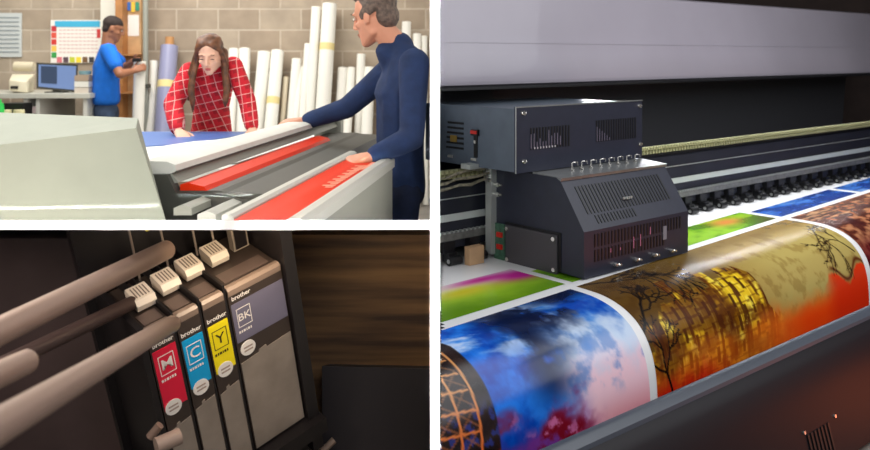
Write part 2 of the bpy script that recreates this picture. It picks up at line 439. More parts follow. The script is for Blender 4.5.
def col_tower(Uu, S):
    n = fbm(Uu*30, S*30, 4); c = mixc(rgb(16, 12, 16), rgb(64, 44, 38), n)
    c = mixc(c, rgb(50, 60, 140), sst(fbm(Uu*50, S*50, 9), .5, .62)*sst(S, .34, .42)*.8)
    c = mixc(c, rgb(180, 50, 20), sst(S+(n-.5)*.12, .49, .57))
    d = np.full(Uu.shape, 9.0); d2 = np.full(Uu.shape, 9.0)
    lines = (-.912, -.985, -1.075, -1.17)
    for Lx in lines: d = np.minimum(d, np.abs(Uu-(Lx+.015*np.sin(S*7)))-.0034)
    for i in range(10):
        s0 = .10+i*.055
        d = np.minimum(d, np.maximum(np.abs(S-s0-(Uu+1)*.12)-.0020, np.maximum(Uu+.91, -1.2-Uu)))
        for a, bq in zip(lines, lines[1:]):
            d2 = np.minimum(d2, segd(Uu, S, a, s0, bq, s0+.055)-.0012); d2 = np.minimum(d2, segd(Uu, S, bq, s0, a, s0+.055)-.0012)
    gold = mixc(rgb(214, 150, 92), rgb(230, 110, 50), sst(S, .3, .5))
    c = mixc(c, gold, (1-sst(d2, 0, .003))*.45)
    return mixc(c, gold, 1-sst(d, 0, .0025))
def col_ruin(Uu, S):
    n = fbm(Uu*4, S*6, 11); n2 = fbm(Uu*18, S*20, 12, 6); n4 = fbm(Uu*30, S*7, 13)
    c = mixc(rgb(84, 56, 18), rgb(160, 134, 70), sst(Uu+(n-.5)*.5, .10, .95))
    c = mixc(c, rgb(180, 164, 96), sst(Uu, .55, 1.1)*sst(S, .05, .3)*.8)
    c = mixc(c, rgb(120, 92, 40), (1-sst(S, .04, .12))*.6)
    c = mixc(c, rgb(112, 84, 36), sst(n2, .5, .66)*.35)
    step = vnoise(np.floor(Uu*16)*3.1, Uu*0, 40)
    sk = .16+.16*step+.22*np.clip((Uu-.66)/.2, 0, 1)+.12*np.clip((.10-Uu)/.12, 0, 1)
    zone = sst(S, sk, sk+.010)*(1-sst(Uu, .80, .86))
    wall_ = mixc(rgb(120, 76, 8), rgb(226, 190, 34), sst(fbm(Uu*9, S*6, 15, 6), .34, .62))
    fr = np.mod(Uu*16, 1); colu = sst(fr, .0, .08)*(1-sst(fr, .30, .40))
    rows = (np.mod(S*(9+4*step)+.3*step, 1) < .66)*1.0
    cell = vnoise(np.floor(Uu*16)*3.7, np.floor(S*9)*5.1, 77)
    wall_ = mixc(wall_, rgb(58, 28, 6), colu*rows*(cell > .25)*.88)
    wall_ = mixc(wall_, rgb(150, 96, 16), sst(n4, .45, .65)*.55)
    wall_ = mixc(wall_, rgb(64, 30, 8), (np.mod(Uu*5.3+.25*S, 1) < .10)*.8)
    wall_ = mixc(wall_, rgb(252, 232, 90), sst(n2, .58, .70)*.7)
    wall_ = mixc(wall_, rgb(250, 214, 70), ((np.abs(fr-.46) < .05)*1.0)*.75*(cell > .3))
    wall_ = mixc(wall_, rgb(80, 40, 8), (np.mod(S*27+step*3, 1) < .22)*.55)
    c = mixc(c, wall_, zone)
    dk = sst(fbm(Uu*7, S*9, 61), .5, .6)*zone
    c = mixc(c, rgb(76, 34, 12), dk*.65)
    fl = sst(S+(n-.5)*.14-.02*np.clip(Uu-.5, 0, 1), .41, .53)
    c = mixc(c, mixc(rgb(222, 84, 20), rgb(250, 140, 40), n2), fl*(.60+.3*sst(Uu, .55, .8)))
    c = mixc(c, rgb(206, 20, 10), sst(S+(n2-.5)*.08, .50, .60)*.85*(1-sst(Uu, .15, .5)))
    c = mixc(c, rgb(244, 66, 10), sst(S, .46, .56)*sst(Uu, .7, 1.1)*.9)
    red = sst(S+.035*np.cos((Uu-1.66)*22)-(n2-.5)*.05, .43, .45)*sst(Uu, 1.22, 1.42)
    c = mixc(c, rgb(226, 46, 14), red*.9)
    c = mixc(c, rgb(70, 20, 8), np.exp(-((S-.425+.035*np.cos((Uu-1.66)*22))/.010)**2)*sst(Uu, 1.32, 1.42)*.8)
    d = np.full(Uu.shape, 9.0); rnd = random.Random(5)
    tree(Uu, S, -.09, .36, -.8, .10, .009, 4, rnd, d)
    tree(Uu, S, -.06, .04, .35, .13, .008, 4, rnd, d)
    tree(Uu, S, .16, .03, .6, .12, .007, 4, rnd, d)
    tree(Uu, S, .02, .62, -1.9, .12, .008, 4, rnd, d)
    c = mixc(c, rgb(18, 10, 8), 1-sst(d, 0, .003))
    d = np.full(Uu.shape, 9.0); rnd = random.Random(11)
    tree(Uu, S, 1.69, .36, -2.2, .09, .006, 4, rnd, d)
    tree(Uu, S, 1.68, .14, 2.7, .13, .006, 4, rnd, d)
    c = mixc(c, rgb(40, 24, 12), 1-sst(d, 0, .003))
    return c
def col_circuit(Uu, S):
    n = fbm(Uu*9, S*12, 44); n2 = fbm(Uu*26, S*30, 45)
    c = mixc(rgb(84, 38, 28), rgb(176, 120, 84), sst(n2, .35, .7))
    c = mixc(c, rgb(54, 20, 24), sst(n, .5, .7)*.7)
    c = mixc(c, rgb(206, 176, 130), sst(fbm(Uu*6, S*60, 46), .58, .7)*.7*(1-sst(S, .1, .2)))
    c = mixc(c, rgb(92, 16, 26), sst(S, .28, .4)*.7)
    return c
def col_flower(Uu, S):
    n = fbm(Uu*3, S*5, 70)
    t = (S+.27+.07*np.minimum(Uu, .3))/.24
    c = mixc(rgb(232, 236, 226), rgb(148, 190, 40), sst(t+(n-.5)*.5, .0, .45))
    c = mixc(c, rgb(96, 142, 14), sst(t+(n-.5)*.6, .4, .9))
    pk = np.exp(-(((Uu+.10)/.15)**2+((S+.215)/.055)**2))+.8*np.exp(-(((Uu+.30)/.14)**2+((S+.27)/.035)**2))
    c = mixc(c, rgb(196, 36, 150), pk*1.15)
    c = mixc(c, rgb(206, 196, 40), np.exp(-(((Uu+.45)/.14)**2+((S+.19)/.05)**2)))
    return c
def col_grass(Uu, S):
    n = fbm(Uu*5, S*9, 80)
    c = mixc(rgb(72, 128, 12), rgb(142, 192, 40), sst(n, .3, .7))
    c = mixc(c, rgb(214, 120, 60), np.exp(-(((Uu-1.42)/.14)**2+((S+.20)/.06)**2))*.9)
    c = mixc(c, rgb(70, 62, 20), sst(Uu+S*1.5, 1.28, 1.55)*.8)
    c = mixc(c, rgb(120, 70, 170), np.exp(-(((Uu-.72)/.12)**2+((S+.19)/.05)**2))*.7)
    return c
def col_lake(Uu, S):
    n = fbm(Uu*4, S*10, 90)
    c = mixc(rgb(16, 52, 130), rgb(76, 132, 206), sst(n+(S+.2)*-.8, .35, .75))
    return mixc(c, rgb(150, 180, 215), sst(fbm(Uu*5, S*22, 91), .6, .75)*.5)

sheet = thing('printed_banner', 'wide glossy sheet of colourful fantasy pictures rolling over the front of the large printer', 'print', tuple(T3(0, .1, -.5)))
sheet_mesh('paper', -1.6, 4.5, -.58, .74, .02, .001, lambda a, b_: np.ones(a.shape+(3,))*238, sheet)
def shp(u0, u1, s0, s1, f, name, step=.005):
    # lower pictures begin at the seam: shear s by the seam line
    def cf(Uu, S): return f(Uu, S)
    return sheet_mesh(name, u0, u1, s0, s1, step, .0018, cf, sheet)
def sheared(name, u0, u1, top, bot, f, step=.006, off=.0018):
    """panel whose s-limits are functions of u"""
    nu = int((u1-u0)/step)+1
    def cf(a, b_): return f(a, b_)
    # build through sheet_mesh on a normalised grid
    ns = 140
    us = np.linspace(u0, u1, nu); tt_ = np.linspace(0, 1, ns)
    Um, Tm = np.meshgrid(us, tt_); Sm = top(Um)*(1-Tm)+bot(Um)*Tm
    v, w = sheet_pt(Um, Sm, off); base = BASE[sheet.name]
    X = O3.x+U3.x*Um+V3.x*v; Yy = O3.y+U3.y*Um+V3.y*v; Z = O3.z+w
    keep = (X > (440.0-CX)/F*Yy).reshape(-1)
    co = np.stack([X-base.x, Yy-base.y, Z-base.z], -1).reshape(-1, 3)
    idx = np.arange(nu*ns).reshape(ns, nu)
    q = np.stack([idx[:-1, :-1], idx[:-1, 1:], idx[1:, 1:], idx[1:, :-1]], -1).reshape(-1, 4)
    q = q[keep[q].all(1)]; used = np.unique(q); rem = -np.ones(nu*ns, int); rem[used] = np.arange(len(used)); q = rem[q]; co = co[used]
    me = bpy.data.meshes.new(name)
    me.vertices.add(len(co)); me.vertices.foreach_set('co', co.reshape(-1).astype(np.float32))
    me.loops.add(q.size); me.loops.foreach_set('vertex_index', q.reshape(-1).astype(np.int32))
    me.polygons.add(len(q)); me.polygons.foreach_set('loop_start', (np.arange(len(q))*4).astype(np.int32))
    me.update(calc_edges=True); me.polygons.foreach_set('use_smooth', [True]*len(q))
    c = f(Um, Sm).reshape(-1, 3)[used]/255.0
    c = np.where(c <= .04045, c/12.92, ((np.clip(c, 0, 1)+.055)/1.055)**2.4)
    at = me.color_attributes.new('ink', 'FLOAT_COLOR', 'POINT')
    at.data.foreach_set('color', np.concatenate([c, np.ones((len(c), 1))], 1).reshape(-1).astype(np.float32))
    me.materials.append(M['print']); o = bpy.data.objects.new(name, me); COL.objects.link(o); o.parent = sheet; BASE[o.name] = base
    return o
K = lambda v: (lambda u: np.full_like(u, v))
def L(o, t): o['label'] = t; return o
def col_sky_tower(Uu, S):
    a = col_sky(Uu, S); b_ = col_tower(Uu, S)
    edge = -.845-.35*np.clip(.17-S, 0, 1)**1.0
    return mixc(a, b_, (1-sst(Uu-edge, -.003, .003))*sst(S, .10, .105))
L(sheared('cloud_picture', -1.5, -.128, lambda u: sb(u)+.026, K(.73), col_sky_tower, .004), 'blue and pink cloudy sky beside a golden iron lattice')
L(sheared('ruins_picture', -.085, 1.722, lambda u: sb(u)+.022, K(.73), col_ruin, .0045), 'golden ruins, bare black trees and a fiery lower edge')
L(sheared('circuit_picture', 1.775, 4.45, lambda u: sb(u)+.020, K(.73), col_circuit, .009), 'brown and dark red detailed picture')
L(sheared('flower_picture', -1.2, -.09, K(-.30), lambda u: sb(u)-.028, col_flower, .008), 'blurred lime green picture with a magenta blotch')
L(sheared('meadow_picture', -.05, 1.72, lambda u: sb(u)-.235, lambda u: sb(u)-.024, col_grass, .010), 'bright green picture ending in brown')
L(sheared('lake_picture', 1.775, 2.86, lambda u: sb(u)-.20, lambda u: sb(u)-.024, col_lake, .012), 'deep blue picture')
L(sheared('lake_picture', 2.93, 4.4, lambda u: sb(u)-.20, lambda u: sb(u)-.024, col_lake, .012), 'deep blue picture at the far right')

# ---------------- print carriage
car = thing('print_carriage', 'dark boxy print head carriage with slotted vents riding above the printed sheet', 'printer carriage', tuple(T3(.34, -.24, .006)))
b = NB(); poly_prism(b, [(-.48, .022), (0, .006), (0, .183), (-.119, .366), (-.14, .376), (-.48, .376)], lambda v, w: T3(0, v, w), lambda v, w: T3(.686, v, w))
hous = obj('housing', b, M['charcoal'], car, bev=.005)
# silver ledge on the top front edge
b = NB(); poly_prism(b, [(-.112, .362), (-.108, .374), (-.26, .386), (-.26, .377), (-.14, .377)], lambda v, w: T3(-.004, v, w), lambda v, w: T3(.690, v, w))
obj('top_ledge', b, mat('ledge_metal', (150, 152, 152), .38, metal=.7, noise=.06, nscale=12), car)
# top electronics box
b = NB(); box(b, -.112, .66, -.80, -.25, .392, .640, T3); tb = obj('electronics_box', b, M['charcoal2'], car, bev=.004)
b = NB(); box(b, -.118, .695, -.25, -.243, .388, .648, T3); fp = obj('front_plate', b, M['charcoal'], tb, bev=.002)
b = NB(); box(b, -.118, .695, -.2435, -.2405, .644, .649, T3); box(b, -.119, -.1165, -.2435, -.2400, .388, .649, T3); obj('plate_edge', b, M['steel'], tb)
b = NB(); box(b, .0, .60, -.72, -.27, .374, .394, T3); obj('mount_block', b, M['black'], car)
def slots(name, T, u0, u1, n, w0, w1, wd, parent, lean=0, m=None):
    b = NB()
    for i in range(n):
        u = u0+(u1-u0)*i/(n-1)
        hexa(b, [T(u, w0, 0), T(u+wd, w0, 0), T(u+wd, w0, .0022), T(u, w0, .0022), T(u+lean, w1, 0), T(u+wd+lean, w1, 0), T(u+wd+lean, w1, .0022), T(u+lean, w1, .0022)])
    return obj(name, b, m or M['black'], parent)
TF = lambda u, w, d: T3(u, -.243+d, w)
slots('vent_slots', TF, -.035, .19, 14, .475, .562, .0085, fp)
slots('vent_slots', TF, .37, .64, 17, .48, .572, .0085, fp)
glint = mat('rim_glint_metal', (225, 220, 222), .3, metal=.5)  # bright slivers laid over the plate as glints of the fans inside
fin = mat('blade_glint_metal', (150, 142, 160), .35, metal=.6)
TFg = lambda u, w, d: T3(u, -.2409+d*.4, w)
rg = random.Random(3)
b = NB()
for i in range(11):
    u = -.0185+(.225/13)*i+.0173*.0-.0165+.0173
    if i in (2, 4, 5): w0, w1 = .476, .505
    else: w0, w1 = .478+rg.uniform(0, .01), .515+rg.uniform(0, .04)
    box(b, u-.0185+.0004, u-.0185+.0045, 0, .001, w0, w1, lambda a, d, w: T3(a, -.2408+d, w))
obj('fan_glint', b, fin, fp); b = NB()
for i in range(6):
    u = .37+(.27/16)*i
    box(b, u+.002, u+.0055, 0, .001, .483, .545-.010*i, lambda a, d, w: T3(a, -.2408+d, w))
obj('fan_glint', b, fin, fp)
b = NB()
for i in range(8):
    u = -.035+(.225/13)*(i+1); box(b, u+.001, u+.008, 0, .001, .477, .485, lambda a, d, w: T3(a, -.2405+d, w))
obj('fan_rim_glint', b, glint, fp)
def screw(T, par, r=.0075, ln=.006):
    b = NB(); tube(b, T(0), T(ln), r, n=12); tube(b, T(ln), T(ln+.003), r*.7, r*.4, n=12); return obj('screw', b, M['screw'], par, smooth=30)
for (uu, ww) in ((-.075, .622), (-.072, .432), (.675, .622), (.68, .450)):
    b = NB(); tube(b, T3(uu-.012, -.243, ww), T3(uu+.012, -.243, ww), .006, n=8); tube(b, T3(uu, -.244, ww), T3(uu, -.236, ww), .0085, n=12); obj('screw', b, M['screw'], fp)
# side face details of the electronics box (plane u=-.10)
TS = lambda v, w, d: T3(-.10-d, v, w)
b = NB()
for i in range(6):
    w = .455+.021*i; box(b, -.66+.002*i, -.55, 0, .002, w, w+.009, lambda v, d, w_: T3(-.1125-d, v, w_))
obj('side_vent', b, M['black'], tb)
b = NB(); box(b, -.63, -.59, 0, .003, .484, .512, lambda v, d, w_: T3(-.1145-d, v, w_)); obj('brass_terminal', b, mat('brass', (170, 140, 70), .35, metal=.6), tb)
b = NB(); box(b, -.495, -.455, 0, .012, .520, .545, lambda v, d, w_: T3(-.112-d, v, w_)); box(b, -.485, -.465, 0, .004, .43, .52, lambda v, d, w_: T3(-.112-d, v, w_)); rk = obj('rocker_switch', b, M['black'], tb)
b = NB(); box(b, -.493, -.457, .0, .004, .528, .541, lambda v, d, w_: T3(-.124-d, v, w_)); obj('switch_lamp', b, M['red'], rk)
b = NB(); box(b, -.48, -.47, 0, .004, .488, .500, lambda v, d, w_: T3(-.1165-d, v, w_)); obj('switch_mark', b, M['screw'], rk)
for (vv, ww) in ((-.485, .421), (-.63, .421)):
    b = NB(); tube(b, T3(-.112, vv-.016, ww), T3(-.112, vv+.016, ww), .007, n=8); obj('screw', b, M['screw'], tb)
# round connector and cable at the far left of the box
b = NB()
pts = [T3(-.127-.012*math.sin(a), -.725+.028*math.cos(a), .505+.045*math.sin(a)) for a in [k_*math.pi/7-.8 for k_ in range(12)]]
path_tube(b, pts, .006); pts = [T3(-.124, -.735+.010*k_, .46+.02*k_) for k_ in range(5)]; path_tube(b, pts, .005)
obj('cable', b, mat('white_cable', (225, 222, 218), .5), tb, clipf=clipL)
# bracket on the left
b = NB(); box(b, -.03, .0, -.505, -.47, .02, .405, T3); br = obj('side_bracket', b, M['alu'], car, bev=.002)
for ww in (.31, .27):
    b = NB(); tube(b, T3(-.012, -.452, ww), T3(-.004, -.452, ww), .010, n=10); tube(b, T3(-.008, -.47, ww), T3(-.008, -.43, ww), .004, n=8); obj('screw', b, M['screw'], br)
# fittings and hoses left of the bracket
b = NB(); box(b, -.16, -.03, -.515, -.46, .385, .405, T3); obj('mount_arm', b, M['alu'], br)
b = NB()
for k_ in range(3):
    pts = [T3(-.02-.11*t, -.50+.015*math.sin(t*2+k_), .335+.024*k_-.012*t+.004*math.sin(5*t+k_)) for t in [i*.5 for i in range(9)]]
    path_tube(b, pts, .0065)
obj('hose', b, mat('braided_hose', (128, 122, 104), .5, noise=.25, nscale=60), br, clipf=clipL)
b = NB()
for (vv, ww) in ((-.485, .345), (-.49, .368), (-.48, .330)): tube(b, T3(-.05, vv, ww), T3(-.02, vv, ww), .010, n=8)
obj('hose_fitting', b, M['steel'], br)
# green circuit board and access plate on the left face (u=0)
b = NB(); box(b, -.008, -.001, -.475, -.415, .0, .150, T3); pc = obj('circuit_board', b, M['pcb'], car)
b = NB()
for ww in (.045, .095): box(b, -.016, -.008, -.455, -.425, ww, ww+.02, T3)
obj('connector', b, M['red'], pc)
b = NB(); hexa(b, [T3(-.012, -.405, .0), T3(-.012, -.125, -.0), T3(-.002, -.125, -.0), T3(-.002, -.405, .0), T3(-.012, -.405, .152), T3(-.012, -.125, .152), T3(-.002, -.125, .152), T3(-.002, -.405, .152)])
pl = obj('access_plate', b, M['plate'], car, bev=.003)
b = NB(); box(b, -.004, -.0005, -.415, -.115, .150, .162, T3); box(b, -.004, -.0005, -.125, -.112, .01, .162, T3); obj('plate_gap', b, M['black'], car)
for (vv, ww) in ((-.392, .138), (-.139, .137), (-.39, .014), (-.137, .018)):
    b = NB(); tube(b, T3(-.013, vv, ww), T3(-.021, vv, ww), .0085, n=12); obj('screw', b, M['screw'], pl, smooth=30)
# front vents: sloped face
sl = Vector((0, -.109, .183))
def TSl(u, t, d):   # t 0..1 up the sloping face
    return T3(u, -.0+(-.119)*t+d*.84, .183+.183*t+d*.55)
slots('vent_slots', TSl, .065, .60, 27, .30, .84, .0095, hous, lean=-.004)
slots('vent_slots', TSl, .10, .335, 13, .10, .26, .008, hous, lean=-.002)
TFr = lambda u, w, d: T3(u, d, w)
slots('vent_slots', TFr, .06, .62, 28, .118, .168, .0095, hous)
slots('vent_slots', TFr, .06, .50, 22, .062, .108, .0095, hous)
b = NB(); box(b, .50, .525, .0, .004, .085, .140, T3); obj('slot_label', b, mat('grey_plastic', (128, 126, 134), .5), hous)
b = NB()
for uu, w0, w1 in ((.155, .085, .10), (.30, .08, .125), (.345, .082, .13), (.215, .085, .095), (.41, .12, .15)):
    box(b, uu, uu+.004, .0022, .0035, w0, w1, T3)
obj('wiring', b, mat('pink_wire', (200, 120, 150), .4), hous)
for uu in (.19, .32, .44, .56):
    b = NB(); box(b, uu-.012, uu+.014, 0, .010, .026, .036, T3); tube(b, T3(uu-.008, .002, .034), T3(uu-.008, .016, .034), .006, n=8); tube(b, T3(uu+.014, .002, .031), T3(uu+.014, .018, .031), .005, n=8)
    obj('thumb_latch', b, M['screw'], hous)
b = NB(); box(b, .30, .36, -.050, -.046, .268, .276, T3)
for k_ in range(3): box(b, .315+.014*k_, .322+.014*k_, -.046, -.040, .268, .276, T3)
obj('clip', b, M['alu'], hous)
# row of small cable connectors standing on the ledge
for i in range(8):
    uu = .165+.060*i
    b = NB(); tube(b, T3(uu, -.20, .382), T3(uu, -.20, .412), .0032, n=8); tube(b, T3(uu, -.20, .382), T3(uu, -.20, .388), .009, n=10)
    path_tube(b, [T3(uu, -.20, .411), T3(uu+.02, -.202, .4125), T3(uu+.040, -.205, .411), T3(uu+.041, -.205, .398)], .0024, n=6)
    obj('ink_connector', b, M['screw'], car)
# cardboard scrap + roll end left of carriage
b = NB(); box(b, -.18, -.10, -.47, -.44, .0025, .075, T3); tag(obj('cardboard_wedge', b, M['tan'], bev=.004), 'small tan cardboard wedge standing on the white media behind the carriage', 'cardboard')

print('bay3 done')
# ================================================================== LOWER LEFT ALCOVE: ink cartridges
A2 = Vector((.72601, .62711, .28220)); D2 = Vector((.07605, .33463, -.93928)); B2 = Vector((-.68346, .70339, .19525))
O2 = P(150, 352, 2.35)
def T2(a, d, b_): return O2+(A2*a+D2*d+B2*b_)*.979
def clip_roof(bm): k = (CY-230.5)/F; clip(bm, (0, 0, ZC), Vector((0, -k, 1)).normalized())
def text_bm(s, size, extr=.0, bold=0):
    cu = bpy.data.curves.new('t', 'FONT'); cu.body = s; cu.size = size; cu.align_x = 'CENTER'; cu.align_y = 'CENTER'; cu.extrude = extr; cu.offset = bold; cu.resolution_u = 3
    o = bpy.data.objects.new('t', cu); COL.objects.link(o); dg = bpy.context.evaluated_depsgraph_get()
    me = bpy.data.meshes.new_from_object(o.evaluated_get(dg)); bm = bmesh.new(); bm.from_mesh(me)
    bpy.data.objects.remove(o); bpy.data.curves.remove(cu); bpy.data.meshes.remove(me); return bm
def place(bm, fn):
    for v in bm.verts: v.co = fn(v.co.x, v.co.y, v.co.z)
    return bm
M['cart'] = mat('cartridge_plastic', (58, 47, 42), .4, noise=.06)
M['carttop'] = mat('cartridge_top', (140, 120, 108), .35)
M['cartlow'] = mat('smoky_plastic', (146, 134, 124), .35, noise=.08, nscale=9)
M['ink_m'] = mat('magenta_label', (222, 20, 60), .5); M['ink_c'] = mat('cyan_label', (0, 160, 222), .5)
M['ink_y'] = mat('yellow_label', (246, 226, 10), .5); M['ink_k'] = mat('black_label', (112, 108, 130), .5)
M['lw'] = mat('label_white', (238, 232, 228), .6); M['ld'] = mat('label_dark', (60, 50, 10), .6)
M['latch'] = mat('latch_plastic', (226, 212, 196), .4); M['groove'] = mat('latch_groove', (120, 104, 92), .6)
M['hold'] = mat('holder_plastic', (26, 22, 24), .4)
M['rod'] = mat('polished_rod', (150, 124, 110), .45, metal=.4)

hold = thing('ink_cartridge_holder', 'black printer ink bay with light grey latches, holding four ink cartridges', 'cartridge holder', tuple(T2(.2, .60, .2)))
def bx2(b, a0, a1, d0, d1, b0, b1): box(b, a0, a1, b0, b1, d0, d1, lambda a, bb, d: T2(a, d, bb)); return b
for a0 in (-.022, .0805, .1645, .2485):
    b = NB(); bx2(b, a0, a0+.006 if a0 > 0 else -.004, -.085, .56, .0 if a0 < 0 else .004, .34); obj('divider', b, M['hold'], hold, bev=.001, clipf=clip_roof)
b = NB(); bx2(b, .452, .492, -.40, .68, -.02, .30); obj('side_wall', b, M['hold'], hold, bev=.006, clipf=clip_roof)
b = NB(); bx2(b, -.05, .46, -.36, .62, .30, .33); obj('rear_wall', b, M['hold'], hold, clipf=clip_roof)
b = NB(); bx2(b, -.10, .50, .545, .60, -.05, .33); obj('floor_tray', b, M['hold'], hold, bev=.004)
b = NB(); bx2(b, -.03, .46, .60, .80, .02, .20); obj('foot', b, M['hold'], hold)
def latch(a, bb, sc=1):
    b = NB(); s = .030*sc
    prof = [(-.034, -.070), (-.040, -.088), (-.030, -.106), (.036, -.114), (.044, -.100), (.038, -.070)]
    poly_prism(b, prof, lambda p, q: T2(a-s, q, bb+p), lambda p, q: T2(a+s, q, bb+p))
    o = obj('latch', b, M['latch'], hold, bev=.006, smooth=40, clipf=clip_roof)
    b = NB()
    for i in range(5):
        x = -s*.62+s*1.24*i/4
        box(b, a+x-.0016, a+x+.0016, bb-.022, bb+.026, 0, .0012, lambda u, v, w: T2(u, -.106-.008*(v-bb+.03)/.066-w-.0005, v))
    obj('grip_lines', b, M['groove'], o, clipf=clip_roof)
    b = NB(); bx2(b, a-.012, a+.012, -.066, -.056, bb+.04, .32); obj('arm', b, M['hold'], o, clipf=clip_roof)
for a, bb in ((.055, .135), (.142, .150), (.228, .165), (.318, .172)): latch(a, bb)
b = NB(); bx2(b, .385, .440, -.15, -.065, .17, .20); obj('hinge_frame', b, M['cartlow'], hold, clipf=clip_roof)
b = NB(); bx2(b, .392, .433, -.142, -.072, .166, .171); obj('hinge_gap', b, M['hold'], hold, clipf=clip_roof)
for a, bb in ((.10, .245), (.19, .235), (.29, .235), (.345, .22)):
    b = NB(); tube(b, T2(a, -.075, bb), T2(a, -.33, bb), .0038, n=8); obj('guide_pin', b, mat('pin_metal', (186, 170, 158), .35, metal=.6), hold, clipf=clip_roof)
b = NB(); bx2(b, .165, .225, -.27, -.20, .285, .298); obj('yellow_tab', b, M['ink_y'], hold, clipf=clip_roof)
for a0, a1, bb0, bb1 in ((.012, .07, .035, .095), (.10, .155, .035, .10), (.182, .24, .035, .10), (.275, .43, .04, .10)):
    b = NB(); bx2(b, a0, a1, -.064, -.058, bb0, bb1); obj('contact_cover', b, mat('cover_plastic', (96, 80, 74), .35), hold, clipf=clip_roof)

def cartridge(name_lab, a0, a1, m, letter, l0, l1, circ, dark=False, word='INK'):
    c = thing('ink_cartridge', name_lab, 'ink cartridge', tuple(T2((a0+a1)/2, .54, .14)), 'ink cartridges standing side by side')
    b = NB(); bx2(b, a0, a1, -.062, .54, 0, .28); obj('body', b, M['cart'], c, bev=.005, smooth=40)
    b = NB(); poly_prism(b, [(-.002, -.060), (-.002, -.050), (.0, -.040), (.030, -.0625), (.018, -.068), (.006, -.068)], lambda p, q: T2(a0+.002, q, p), lambda p, q: T2(a1-.002, q, p))
    obj('top_edge', b, M['carttop'], c, smooth=40)
    b = NB(); w = a1-a0
    # notched upper edge of the smoky lower half
    pr = [(a0+.003, l1+.075), (a0+w*.35, l1+.070), (a0+w*.37, l1+.060), (a0+w*.5, l1+.056), (a0+w*.52, l1+.066), (a1-.003, l1+.060), (a1-.003, .535), (a0+.003, .535)]
    poly_prism(b, pr, lambda p, q: T2(p, q, -.0025), lambda p, q: T2(p, q, .01)); obj('smoky_window', b, M['cartlow'], c)
    b = NB(); x0 = a0+.004; x1 = a1-.003
    bx2(b, x0, x1, l0, l1, -.0018, .003); lb = obj('label', b, m, c)
    cx = (a0+min(a1, a0+.082))/2; tw = .082
    b = place(text_bm('brother', .0205, 0, .0005), lambda x, y, z: T2(cx+x, l0-.020-y-.10*0*x, -.0035)); obj('brand_text', b, M['lw'], c)
    mt = M['ld'] if dark else M['lw']
    cy = l0+.055; h = .026
    b = place(text_bm(letter, .050 if len(letter) < 2 else .036, 0, .0003), lambda x, y, z: T2(cx+x, cy-y, -.0030)); obj('letter', b, mt, lb)
    b = NB()
    t = .0022
    for (q0, q1, r0, r1) in ((cx-.024, cx+.024, cy-.033, cy-.033+t), (cx-.024, cx+.024, cy+.033-t, cy+.033), (cx-.024, cx-.024+t, cy-.033, cy+.033), (cx+.024-t, cx+.024, cy-.033, cy+.033)):
        bx2(b, q0, q1, r0, r1, -.0028, -.002)
    obj('letter_frame', b, mt, lb)
    b = NB(); xx = cx-.026
    for k_, wd in enumerate((.008, .006, .009, .005, .008, .006)): bx2(b, xx, xx+wd-.002, cy+.045, cy+.053, -.0028, -.002); xx += wd+.0008
    obj('small_marks', b, mt, lb)
    b = NB(); ca, cdd = circ
    tube(b, T2(ca, cdd, -.0035), T2(ca, cdd, .0), .0250, n=32); st = obj('round_sticker', b, M['lw'], c)
    b = NB()
    for k_ in range(2): bx2(b, ca-.015, ca+.015, cdd-.008+.012*k_, cdd-.003+.012*k_, -.0045, -.0036)
    obj('sticker_lines', b, mat('sticker_grey', (170, 150, 140), .6), st)
    return c
cartridge('leftmost ink cartridge, with a magenta red label lettered M', .0, .078, M['ink_m'], 'M', .008, .215, (.030, .212), word='MAGENTA')
cartridge('ink cartridge with a cyan blue label lettered C', .089, .162, M['ink_c'], 'C', .022, .192, (.122, .200), word='CYAN')
cartridge('ink cartridge with a yellow label lettered Y', .173, .246, M['ink_y'], 'Y', .022, .192, (.207, .188), dark=True, word='YELLOW')
cartridge('wide black ink cartridge, rightmost, with a grey violet label', .257, .448, M['ink_k'], 'BK', -.010, .128, (.292, .160), word='BLACK')

# guide rods running in from the left
def rod(lab, p0, p1, r, m=None, cap=None):
    t = thing('guide_rod', lab, 'rod', tuple(Vector(p1)+Vector((0, 0, -r))))
    b = NB(); tube(b, p0, p1, r, n=32, cap=True); obj('shaft', b, m or M['rod'], t, smooth=40)
    d = (Vector(p1)-Vector(p0)).normalized()
    b = NB(); tube(b, Vector(p1), Vector(p1)+d*.012, r*.98, r*.75, n=32); obj('end_cap', b, m or M['rod'], t, smooth=40)
def ext(p0, p1, k): p0, p1 = Vector(p0), Vector(p1); return p0+(p0-p1)*k, p1
p0, p1 = ext(P(2, 424, 1.05), P(172, 324, 2.26), .12); rod('thick metal guide rod, lowest of those on the left, ending at the magenta cartridge', p0, p1, .0225)
p0, p1 = ext(P(0, 331, 1.62), P(166, 250, 2.45), .12); rod('metal guide rod running up to the latches, uppermost on the left', p0, p1, .0275)
p0, p1 = ext(P(0, 366, 1.95), P(132, 303, 2.42), .12); rod('thin dark guide rod between the two thick guide rods', p0, p1, .020, mat('dark_rod', (78, 60, 56), .4, metal=.3))
p0, p1 = ext(P(0, 374, 1.40), P(26, 362, 1.52), .8); rod('short light rod stub at the left edge, in front of the thin dark rod', p0, p1, .022)
